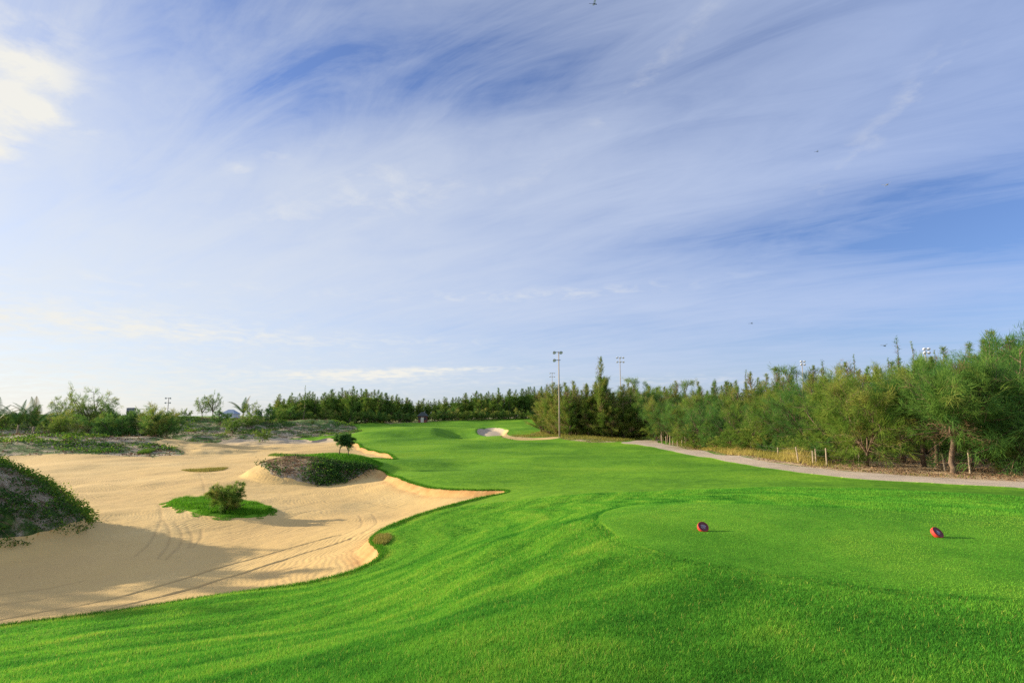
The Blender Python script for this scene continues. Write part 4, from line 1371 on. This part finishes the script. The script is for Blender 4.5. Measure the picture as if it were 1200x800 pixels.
for i in range(30):
    px = 328 + (640 - 328) * (i + gx.random() * .8) / 30
    if 486 < px < 508: continue
    D = float(np.interp(px, [326, 400, 480, 640], [150, 163, 180, 184])); x, y = pxy(px, D)
    H = gx.uniform(2.0, 4.2)
    plant('understory_bush', BU[i % 3], x, y, H / 3 * 1.5, gx.random() * 6, 'dark bush at the foot of the far casuarinas' + where_(px), 'bush', 'bushes under the far treeline', sz=H / 3)

# --- bushes and trees of the back dunes
lb = tree_proto('l', broad(701, 7, 7.0, 7, 15, 16, 0.5, 0.016, fork=0.1, tint0=.25, dead=.05, wind=(0.15, 0)), m_needle, m_bark)
sparse = tree_proto('sp', broad(702, 7, 6.0, 6, 10, 12, 0.5, 0.018, fork=0.25, tint0=.3, dead=.1, wind=(0.2, 0), n_tw=5), m_needle, m_bark)
left = [  # px, D, top px, width factor, proto, kind, label
    (112, 96, 452, 1.0, sparse, 'tree', 'tallest ragged casuarina on the left, open branches leaning right above the bushes'),
    (108, 97, 474, 1.25, lb, 'tree', 'dense green lower crown below the ragged casuarina on the left'),
    (74, 98, 462, .8, sparse, 'tree', 'thin bent casuarina sprig just right of the palms'),
    (60, 92, 482, 1.2, BU[0], 'bush', 'olive bush right of the palms'),
    (84, 90, 483, 1.2, BU[2], 'bush', 'yellow green bush below the thin bent sprig'),
    (134, 90, 478, 1.3, BU[1], 'bush', 'deep green rounded bush right of the ragged casuarina'),
    (150, 88, 484, 1.3, BU[1], 'bush', 'dark low bush spreading before the box-shaped building'),
    (166, 92, 477, 1.3, BU[0], 'bush', 'mid green bush in front of the box-shaped building'),
    (183, 88, 477, 1.1, BU[2], 'bush', 'olive bush with a brownish top'),
    (190, 86, 481, 1.1, BU[1], 'bush', 'dark dense bush at the right end of the left bush row'),
    (205, 118, 480, .9, BU[0], 'bush', 'small bush below the far left floodlight'),
    (222, 126, 479, .9, BU[2], 'bush', 'small round bush right of the far left floodlight'),
    (240, 128, 463, .8, sparse, 'tree', 'bare-looking left stem of the two thin trees on the back dunes'),
    (252, 130, 459, .8, sparse, 'tree', 'taller right stem of the two thin trees on the back dunes'),
    (262, 118, 480, 1.1, BU[1], 'bush', 'green bush at the foot of the two thin trees'),
    (277, 112, 488, 1.1, BU[0], 'bush', 'light bush on the dune before the blue-roofed house'),
    (297, 122, 470, .9, sparse, 'tree', 'thin tree right of the blue-roofed house'),
    (300, 118, 483, 1.1, BU[2], 'bush', 'olive bush under the thin tree right of the blue roof'),
    (314, 124, 476, 1.1, BU[1], 'bush', 'dark bush where the far treeline begins'),
    (326, 130, 476, 1.1, BU[0], 'bush', 'green bush against the left end of the far treeline'),
    (14, 90, 484, 1.1, BU[0], 'bush', 'bush between the palms'),
    (-10, 90, 482, 1.2, BU[1], 'bush', 'bush at the left picture edge behind the dune'),
    (40, 96, 478, 1.1, BU[1], 'bush', 'dark bush behind the right palm'),
    (368, 128, 495, 1.0, BU[2], 'bush', 'small bush left of the pale far dune'),
    (414, 136, 493, 0.8, BU[0], 'bush', 'small bush at the right foot of the pale far dune'),
]
for px, D, top, wf, pr_, cat_, lab in left:
    x, y = pxy(px, D); z = gz1(x, y) - 0.1
    H = CAMZ + (487 - top) * D / FPX - z
    base_h = 3.0 if cat_ == 'bush' else 7.0
    H = max(H, 1.0)
    plant('casuarina_tree' if cat_ == 'tree' else 'dune_bush', pr_, x, y, H / base_h * wf, rt.random() * 6, lab, cat_, sz=H / base_h, z=z)
# lone bush on the far sand, the little bush of the islet, the weeds on the pot bunker's slope
x, y = hit(307, 517.5); plant('dune_bush', BU[0], x, y, 2.4 / 3, .4, 'lone green bush standing on the sand before the grey back dunes', 'bush')
ib = tree_proto('ib', broad(801, 1.5, 1.9, 9, 12, 24, 0.17, 0.0075, fork=0.08, tint0=.28, dead=.05, n_tw=7, rad=.012), m_needle, m_bark)
x, y = hit(262, 595.5); plant('young_bush', ib, x, y, 0.86, .4, 'small dark green bush on the grassy islet in the bunker', 'bush')
for px, py, top, i, lab in ((401, 533.5, 508, 0, 'left and taller of the two little round-headed trees on the bunker mound'), (411.5, 534.5, 510.5, 1, 'right and darker of the two little round-headed trees on the bunker mound')):
    pr_ = tree_proto('rt', broad(811 + i, 1.9, 1.15, 8, 9, 18, 0.2, 0.010, fork=0.46, tint0=.18 - .06 * i, dead=.03, n_tw=6, low=0.15, rad=.022), m_needle_c, m_bark)
    D = hit(px, py)[1]; x = (px - 600) / FPX * D
    plant('round_headed_tree', pr_, x, D, 1.0 * (py - top) / FPX * D / 1.9, 1 + i, lab, 'tree')

# trees standing left of the picture that throw their shadows over the sand
for x, y, H, pr_, lab in ((-26.5, 22.6, 2.4, BU[1], 'bush on the crest of the near dune beyond the left picture edge'), (-29, 19.0, 5.6, BR[1], 'broad tree left of the near dune outside the picture'),
                          (-24.5, 16.0, 4.4, BR[0], 'tree at the bunker edge left of the picture'), (-33, 21, 6.2, BR[2], 'farther tree left of the near dune outside the picture'), (-24, 25.5, 1.6, BU[2], 'low bush on the back of the near dune outside the picture')):
    plant('shade_tree' if H > 3 else 'dune_bush', pr_, x, y, H / (3 if H < 3 else 7), 1.0, lab, 'tree' if H > 3 else 'bush')
# little sprig on the near dune
sprig = tree_proto('sg', broad(821, .5, .4, 3, 5, 10, 0.09, 0.006, fork=.3, tint0=.4, dead=0, n_tw=4), m_needle, m_bark)
x, y = hit(62, 571); plant('dune_sprig', sprig, x, y, 1.2, 0, 'single light green sprig standing on the shoulder of the near dune', 'plant')

sk = [(765, 92, 2.6, 'young feathery tree where the path disappears'), (812, 70, 3.0, 'young tree right behind the picket cluster'), (835, 65, 3.2, 'young tree between picket cluster and tall straw clump'),
      (862, 60, 2.8, 'young tree directly behind the tall straw clump'), (893, 56, 3.0, 'young tree left of the flat-topped tree'), (928, 50, 2.2, 'young tree under the left half of the flat-topped crown'),
      (958, 44.5, 2.4, 'young tree behind the close-set pair of posts'), (982, 43, 2.6, 'young tree left of the V-trunked tree'), (880, 64, 3.6, 'taller young tree behind the straw grass'), (1172, 36, 2.0, 'young low tree under the largest drooping crown'), (1196, 34, 2.2, 'young low tree at the right picture edge')]
for i, (px, D, H, lab) in enumerate(sk):
    x, y = pxy(px, D)
    plant('young_tree', BU[(i * 2) % 3], x, y, H / 3 * 1.3, i * 1.3, lab, 'tree', 'young trees at the front of the wood', sz=H / 3)
# low shrubs under the roadside trees
low_sh = [(868, 57, 1.6), (895, 53, 1.5), (921, 48, 1.5), (942, 43.5, 1.5), (962, 41, 1.6), (978, 40, 1.5), (990, 38.5, 1.2), (905, 50, 1.3), (838, 62, 1.4), (815, 68, 1.4)]
low_lab = ['low shrub behind the tall straw clump', 'low shrub left of the short post in the straw grass', 'low shrub between the short post and the leaning post', 'low shrub between the leaning post and the close-set pair',
           'low shrub between the close-set pair and the upright pale post', 'low shrub right of the upright pale post', 'small shrub left of the V-trunked tree', 'low shrub behind the short post in the straw grass',
           'low shrub left of the tall straw clump', 'low shrub right of the picket cluster']
for i, (px, D, H) in enumerate(low_sh):
    x, y = pxy(px, D)
    plant('low_shrub', BU[i % 3], x, y, H / 3 * 1.15, i, low_lab[i], 'shrub', 'low shrubs along the fence', sz=H / 3)

# --- palms
def palm(name, x, y, H, n_f, seed, label, sc=1.0):
    g = np.random.default_rng(seed)
    e_ = empty(name, (x, y, gz1(x, y)))
    tr = MB(); tr.tube([(0, 0, -.2), (0.05, 0, H * .5), (0.1, 0, H)], [0.16, 0.13, 0.11], 7)
    tr.build('trunk', m_bark_l, e_, True)
    for f_ in range(n_f):
        a_ = 2 * math.pi * f_ / n_f + g.normal(0, .2); el_ = g.uniform(0.75, 1.5)
        L = 3.6 * sc * g.uniform(.8, 1.15); p = np.array([0.1, 0, H]); d = np.array([math.cos(a_) * math.cos(el_), math.sin(a_) * math.cos(el_), math.sin(el_)])
        pts = [p]
        for k in range(8):
            d = unit(d + np.array([0, 0, -0.04 - 0.028 * k])); pts.append(pts[-1] + d * L / 8)
        V = []; F = []; T = []
        tt = 0.35 + g.normal(0, .15) + (0.45 if g.random() < .2 else 0)
        for k in range(8):
            ax = unit(pts[k + 1] - pts[k]); sd3 = unit(np.cross(ax, [0, 0, 1.0]) + 1e-6)
            for q_ in range(5):
                pp = pts[k] + (pts[k + 1] - pts[k]) * q_ / 5
                ll = L * 0.17 * math.sin(math.pi * min(1, (k + q_ / 5 + 1.5) / 9.5)) + .05
                for sgn in (-1, 1):
                    dd = unit(sd3 * sgn + ax * .7 + np.array([0, 0, -.35])) * ll
                    b_ = len(V)
                    V += [pp, pp + ax * 0.07, pp + dd * .6 + ax * 0.05, pp + dd]
                    F.append((b_, b_ + 1, b_ + 2, b_ + 3)); T += [tt] * 4
            b_ = len(V)
            V += [pts[k] - sd3 * .025, pts[k] + sd3 * .025, pts[k + 1] + sd3 * .02, pts[k + 1] - sd3 * .02]; F.append((b_, b_ + 1, b_ + 2, b_ + 3)); T += [tt + .2] * 4
        mesh_np('frond', np.array(V), np.array(F), m_palm, False, {'tint': np.clip(T, 0, 1)}, nper=4, parent=e_)
    tag(e_, label, 'palm tree')


for px, D, H, n_, sd_i, lab in ((27, 80, 1.7, 8, 1, 'tallest young palm left, raised fronds spread against the pale sky'), (45, 80, 1.3, 8, 2, 'second young palm, just right of the tallest palm'),
                                (-2, 80, 1.5, 8, 3, 'palm cut by the left picture edge'), (287, 126, 1.6, 8, 5, 'yellowish palm by the blue-roofed house')):
    x, y = pxy(px, D); palm('palm_tree', x, y, H, n_, sd_i, lab, 1.15)

# ------------------------------------------------------------------ fence posts along the wood
def post(name, px, py, top, lean, label, group=None, r_=0.05):
    x, y = hit(px, py)
    H = (py - top) / FPX * y
    mb = MB()
    mb.tube([(0, 0, -.25), (lean * .5 * H, 0, H * .5), (lean * H, 0, H)], [r_ * 1.05, r_, r_ * .9], 8)
    o_ = mb.build(name, m_post, smooth=False, loc=(x, y, gz1(x, y)))
    return tag(o_, label, 'post', group), (x + lean * H, y, gz1(x, y) + H)


PP = []
for px, py, top, ln_, lab in ((880, 532, 518, .06, 'lone thin post left of the leaning post, by the straw grass'), (912, 535, 524, 0, 'short post in the straw grass before the flat-topped tree'),
                              (936, 542, 523.5, -.12, 'leaning white post at the right end of the straw grass'), (953, 544, 528, 0, 'left of the two close-set posts'),
                              (956.5, 543, 526, 0, 'right of the two close-set posts'), (969, 545, 525, 0, 'upright pale post right of the close-set pair'),
                              (1007, 546, 530, .03, 'post just left of the V-trunked tree'), (1108, 551, 531, -.12, 'leaning short post just left of the twisted trunk'),
                              (1137, 553.5, 527, 0, 'tallest straight pale post, right of the twisted trunk')):
    o_, p_ = post('fence_post', px, py, top, ln_, lab, 'wooden posts along the path'); PP.append(p_)
PN = iter(['first', 'second', 'third', 'fourth', 'fifth', 'sixth', 'seventh', 'eighth'])
for px, py, top in ((776, 519.5, 510), (781, 520, 511), (785, 521, 510), (789, 521.5, 512), (794, 522, 511), (799, 522.5, 512), (803.5, 523, 511), (815.5, 524, 518)):
    o_, p_ = post('picket_post', px, py, top, gx.normal(0, .03), next(PN) + ' pale picket from the left in the short row at the bend of the path', 'pickets at the bend of the path', 0.06)
mb = MB()
for h_ in (1.0, 0.62):
    for i in range(len(PP) - 1):
        a_, b_ = PP[i], PP[i + 1]
        za = gz1(a_[0], a_[1]); zb = gz1(b_[0], b_[1])
        pa = (a_[0], a_[1], za + (a_[2] - za) * h_ * .92); pb = (b_[0], b_[1], zb + (b_[2] - zb) * h_ * .92)
        mid = tuple((pa[k] + pb[k]) / 2 - (0.04 if k == 2 else 0) for k in range(3))
        mb.tube([pa, mid, pb], 0.006, 4)
tag(mb.build('fence_wire', m_wire), 'thin rusty wire strung between the wooden posts', 'wire')
# dark rail fence seen through the gap behind the bend
mb_e = empty('rail_fence', (0, 0, 0)); tag(mb_e, 'dark rail fence in the gap left of the path bend', 'fence')
rp = [pxy(p, 114) for p in (722, 736, 750, 764, 778)]
for x, y in rp:
    z = gz1(x, y); m2 = MB(); m2.box((x - .05, y - .05, z - .2), (x + .05, y + .05, z + 1.5)); m2.build('fence_post', m_bark, mb_e)
for i in range(4):
    (xa, ya), (xb, yb) = rp[i], rp[i + 1]
    for h_ in (0.5, 0.95, 1.38):
        m2 = MB(); m2.tube([(xa, ya - .07, gz1(xa, ya) + h_), (xb, yb - .07, gz1(xb, yb) + h_)], 0.05, 4); m2.build('rail', m_bark, mb_e)

# ------------------------------------------------------------------ floodlight poles
def flood(px, D, top, side, label, mat_l, tiers=2, gap=1.3, armw=1.6, lamps=3, r_=0.13):
    x, y = pxy(px, D); z = gz1(x, y)
    H = CAMZ + (487 - top) * D / FPX - z
    e_ = empty('floodlight_pole', (x, y, z)); tag(e_, label, 'floodlight')
    m2 = MB(); m2.tube([(0, 0, -.3), (0, 0, H * .5), (0, 0, H)], [r_ * 1.3, r_, r_ * .75], 10); m2.build('pole', m_pole, e_, True)
    for t_ in range(tiers):
        h_ = H - 0.15 - gap * t_
        x0, x1 = (-armw, 0.3) if side < 0 else (-armw / 2, armw / 2)
        m2 = MB(); m2.box((x0, -r_ - .09, h_ - .05), (x1, -r_ - .01, h_ + .05)); ar = m2.build('crossarm', m_lamp, e_)
        nl = lamps - (1 if (t_ and side < 0) else 0)
        for k in range(nl):
            lx = x0 + (x1 - x0) * (k / max(1, nl - 1))
            m2 = MB()
            # bowl shaped housing, mouth tilted down
            for (ra, rb, d0, d1) in ((.14, .28, 0, .22), (.28, .30, .22, .34)):
                c0 = Vector((lx, -.2, h_ + .08)); dn = Vector((-.25 * side if side else .1, -.75, -.62)).normalized()
                m2.tube([c0 + dn * d0, c0 + dn * d1], [ra, rb], 10)
            lamp = m2.build('lamp_head', mat_l, e_)
            m3 = MB(); m3.tube([c0 + dn * .341, c0 + dn * .352], [.27, .27], 10); m3.build('lamp_glass', m_glass, lamp)
    return e_


flood(655, 98, 412, -1, 'tallest floodlight pole in front of the casuarina clump, two lamp arms', m_lamp, gap=1.35, armw=0.85, lamps=2, r_=.11)
flood(727, 170, 418.5, 0, 'second floodlight pole behind the wood right of the tallest pole', m_lampw, gap=1.3, armw=1.9, lamps=3)
flood(647, 260, 437, 0, 'faint distant floodlight just left of the tallest pole', m_lampw, gap=1.6, armw=2.0, lamps=3)
flood(941, 150, 423, 0, 'distant white floodlight over the middle of the wood', m_lampw, gap=.8, armw=0.9, lamps=2, r_=.12)
flood(1087, 105, 408, 0, 'small white floodlight above the wood beside the spindly treetop', m_lampw, gap=.7, armw=.8, lamps=2, r_=.09)
flood(199.5, 200, 466, 0, 'dark little floodlight on the left horizon', m_lamp, gap=1.6, armw=1.6, lamps=2, r_=.14)

# ------------------------------------------------------------------ far buildings
m_wallw = plain('pale_wall', (0.55, 0.55, 0.54), .8, 0, .1, 1)
m_blue = plain('blue_roof', (0.26, 0.31, 0.37), .5, 0, .1, 1)
m_grey = plain('grey_wall', (0.20, 0.21, 0.23), .8, 0, .1, 1)
m_brick = plain('red_brown_wall', (0.20, 0.06, 0.045), .8, 0, .2, 2)
m_thatch = plain('dark_roof', (0.06, 0.07, 0.06), .9, 0, .3, 3)
m_dark = plain('dark_glass', (0.03, 0.035, 0.04), .2)
m_door = plain('pale_door', (0.62, 0.52, 0.42), .7)


def house(px, D, w_, d_, h_, rh, wall, roofm, label, base_z=None, hip=0.3):
    x, y = pxy(px, D); z = gz1(x, y) if base_z is None else base_z
    e_ = empty('house', (x, y, z)); tag(e_, label, 'building')
    m2 = MB(); m2.box((-w_ / 2, -d_ / 2, -1), (w_ / 2, d_ / 2, h_)); m2.build('wall', wall, e_)
    m2 = MB(); o_ = .4
    v_ = [(-w_ / 2 - o_, -d_ / 2 - o_, h_ + .003), (w_ / 2 + o_, -d_ / 2 - o_, h_ + .003), (w_ / 2 + o_, d_ / 2 + o_, h_ + .003), (-w_ / 2 - o_, d_ / 2 + o_, h_ + .003), (-w_ / 2 * (1 - hip * 2), 0, h_ + rh), (w_ / 2 * (1 - hip * 2), 0, h_ + rh)]
    m2.v = [Vector(p) for p in v_]; m2.f = [(0, 1, 5, 4), (1, 2, 5), (2, 3, 4, 5), (3, 0, 4), (3, 2, 1, 0)]
    m2.build('roof', roofm, e_)
    for sx in (-.28, .28):
        m2 = MB(); m2.box((sx * w_ - .5, -d_ / 2 - .04, h_ * .4), (sx * w_ + .5, -d_ / 2 + .02, h_ * .8)); m2.build('window', m_dark, e_)
    m2 = MB(); m2.box((-.45, -d_ / 2 - .05, 0), (.45, -d_ / 2 + .02, min(2.1, h_ * .8))); m2.build('door', m_door, e_)
    return e_


zz0 = lambda D, py: CAMZ + (487 - py) * D / FPX
house(84, 260, 7, 6, 4.0, 1.3, m_wallw, m_blue, 'distant pale house with bluish roof between the ragged casuarina and the palms', base_z=-.5 - 1.6)
house(157, 300, 3.0, 3.0, 6.6, .3, m_grey, m_grey, 'distant dark box-shaped building above the left bushes', base_z=-1.0, hip=.05)
house(273, 260, 5.6, 6, 2.2, 2.0, m_wallw, m_blue, 'distant house with steep blue roof behind the back dunes', base_z=0.3)
house(496.5, 174, 2.4, 2.4, 1.9, 1.2, m_brick, m_thatch, 'small red-brown hut under the far trees at the fairway end')

# ------------------------------------------------------------------ tee markers
def tee_marker(px, py, vn, label):
    D = P_z(px, py, 0.0)
    x, y = D[0], D[1]
    vdir = Vector((x, y, -CAMZ)).normalized()
    right = vdir.cross(Vector((0, 0, 1))).normalized(); up = right.cross(vdir)
    nrm = (right * vn[0] + up * vn[1] - vdir * vn[2]).normalized()
    Rm, T_ = 0.080, 0.056
    low_ = Rm * math.sqrt(max(0, 1 - nrm.z ** 2))
    zc = gz1(x, y) + low_ + 0.004
    e_ = empty('tee_marker', (x, y, gz1(x, y))); tag(e_, label, 'tee marker')
    q_ = nrm.to_track_quat('Z', 'Y').to_matrix().to_4x4()
    from mathutils import Matrix
    M_ = Matrix.Translation((0, 0, zc - gz1(x, y))) @ q_
    prof_ = [(0, -T_), (Rm * .80, -T_), (Rm * .92, -T_ * .92), (Rm * .985, -T_ * .7), (Rm, -T_ * .35), (Rm * .995, -.006), (Rm * .975, 0), (Rm * .93, .001)]
    def lathe(pf, name, mat, parent):
        m2 = MB(); n_ = 40
        for r_, h_ in pf:
            for k in range(n_):
                w = 2 * math.pi * k / n_
                m2.v.append(M_ @ Vector((r_ * math.cos(w), r_ * math.sin(w), h_)))
        for i in range(len(pf) - 1):
            for k in range(n_):
                m2.f.append((i * n_ + k, i * n_ + (k + 1) % n_, (i + 1) * n_ + (k + 1) % n_, (i + 1) * n_ + k))
        return m2.build(name, mat, parent, True)
    bd = lathe(prof_, 'body', m_red, e_)
    fc_ = lathe([(Rm * .93, .001), (Rm * .90, -.003), (Rm * .5, -.005), (0.0005, -.006)], 'face', m_maroon, e_)
    # silver print: two curved rows of strokes round an oval emblem
    m2 = MB()
    gg = random.Random(3)
    def stroke(x0, y0, x1, y1, w_):
        dx_, dy_ = x1 - x0, y1 - y0; L = math.hypot(dx_, dy_) + 1e-9; nx_, ny_ = -dy_ / L * w_, dx_ / L * w_
        b_ = len(m2.v)
        for (a1, b1) in ((x0 - nx_, y0 - ny_), (x1 - nx_, y1 - ny_), (x1 + nx_, y1 + ny_), (x0 + nx_, y0 + ny_)):
            m2.v.append(M_ @ Vector((a1, b1, .0)))
        m2.f.append((b_, b_ + 1, b_ + 2, b_ + 3))
    ux = (M_.to_3x3().inverted() @ right).normalized(); uy = Vector((-ux.y, ux.x, 0))
    def loc2(a1, b1): return ux.x * a1 + uy.x * b1, ux.y * a1 + uy.y * b1
    for k in range(20):
        a0 = math.pi * (k / 20) * 2; a1 = math.pi * ((k + 1) / 20) * 2
        stroke(*loc2(.034 * math.cos(a0), .010 + .016 * math.sin(a0)), *loc2(.034 * math.cos(a1), .010 + .016 * math.sin(a1)), .0022)
    for k in range(8):
        xx = -.030 + k * .0085
        stroke(*loc2(xx, -.018), *loc2(xx + gg.uniform(-.002, .002), -.029), .0016)
    stroke(*loc2(-.018, .010), *loc2(.018, .011), .003)
    for k in range(6):
        xx = -.020 + k * .008; stroke(*loc2(xx, -.036), *loc2(xx + .004, -.041), .0014)
    m2.build('emblem', m_silver, fc_)
    m2 = MB(); m2.tube([M_ @ Vector((0, 0, -T_ + .004)), Vector((-nrm.x * .06, -nrm.y * .06, -.05))], [.010, .006], 8); m2.build('spike', m_lamp, e_)


tee_marker(824.5, 623, (.30, .50, .72), 'round red tee marker left on the tee, grey emblem on its dark maroon face')
tee_marker(1100, 629, (.62, .52, .50), 'round red tee marker on the right, turned so its face shows as a narrow oval')

# ------------------------------------------------------------------ dragonflies over the tee
m_body = plain('insect_body', (0.035, 0.03, 0.02), .5)
m_bodyp = plain('pale_insect_body', (0.40, 0.32, 0.22), .5)
m_wing, nt, b = new_mat('insect_wing')
b.inputs['Base Color'].default_value = (.35, .36, .33, 1); b.inputs['Alpha'].default_value = .35; b.inputs['Roughness'].default_value = .3


def dragonfly(px, py, D, yaw, roll, sc, mat, label):
    d = px_dir(px, py); t_ = D / d[1]
    e_ = empty('dragonfly', (d[0] * t_, D, CAMZ + d[2] * t_), yaw); e_.rotation_euler[1] = roll; tag(e_, label, 'dragonfly')
    e_.scale = (sc,) * 3
    m2 = MB(); m2.tube([(-.055, 0, 0), (-.05, 0, .001), (-.02, 0, .002), (0, 0, .002), (.006, 0, .002), (.022, 0, .001), (.027, 0, 0)], [.001, .0018, .0016, .003, .0065, .0055, .002], 8)
    m2.tube([(.026, 0, 0), (.030, 0, 0), (.035, 0, 0), (.038, 0, -.001)], [.003, .006, .006, .002], 8)
    m2.build('body', mat, e_, True)
    for sx in (0.004, .016):
        for sg in (-1, 1):
            m2 = MB(); pts = [(sx - .004, 0), (sx - .007, .02), (sx - .008, .042), (sx - .002, .05), (sx + .004, .042), (sx + .004, .02), (sx + .003, 0)]
            for k, zo in enumerate((0.0055, .0059)):
                for (a1, b1) in pts: m2.v.append(Vector((a1, b1 * sg, zo + b1 * .25)))
            n_ = len(pts); m2.f.append(tuple(range(n_))[::-1]); m2.f.append(tuple(range(n_, 2 * n_)))
            for k in range(n_): m2.f.append((k, (k + 1) % n_, n_ + (k + 1) % n_, n_ + k))
            m2.build('wing', m_wing, e_)


dragonfly(1035.5, 405, 7.5, 0.3, .1, 1.0, m_body, 'dark dragonfly hovering just left of the spindly treetop')
dragonfly(695.5, 5, 6.0, 0.1, 0, 1.0, m_body, 'dark dragonfly at the top edge of the sky')
dragonfly(1039, 217, 5.5, .6, -.5, 1.0, m_bodyp, 'pale dragonfly high in the right half of the sky')
dragonfly(957, 178, 12, 0, 0, 1.0, m_body, 'tiny dragonfly far up in the sky above the wood')
dragonfly(880, 379, 11, 0, 0, 1.0, m_body, 'tiny dragonfly low in the sky above the wood')
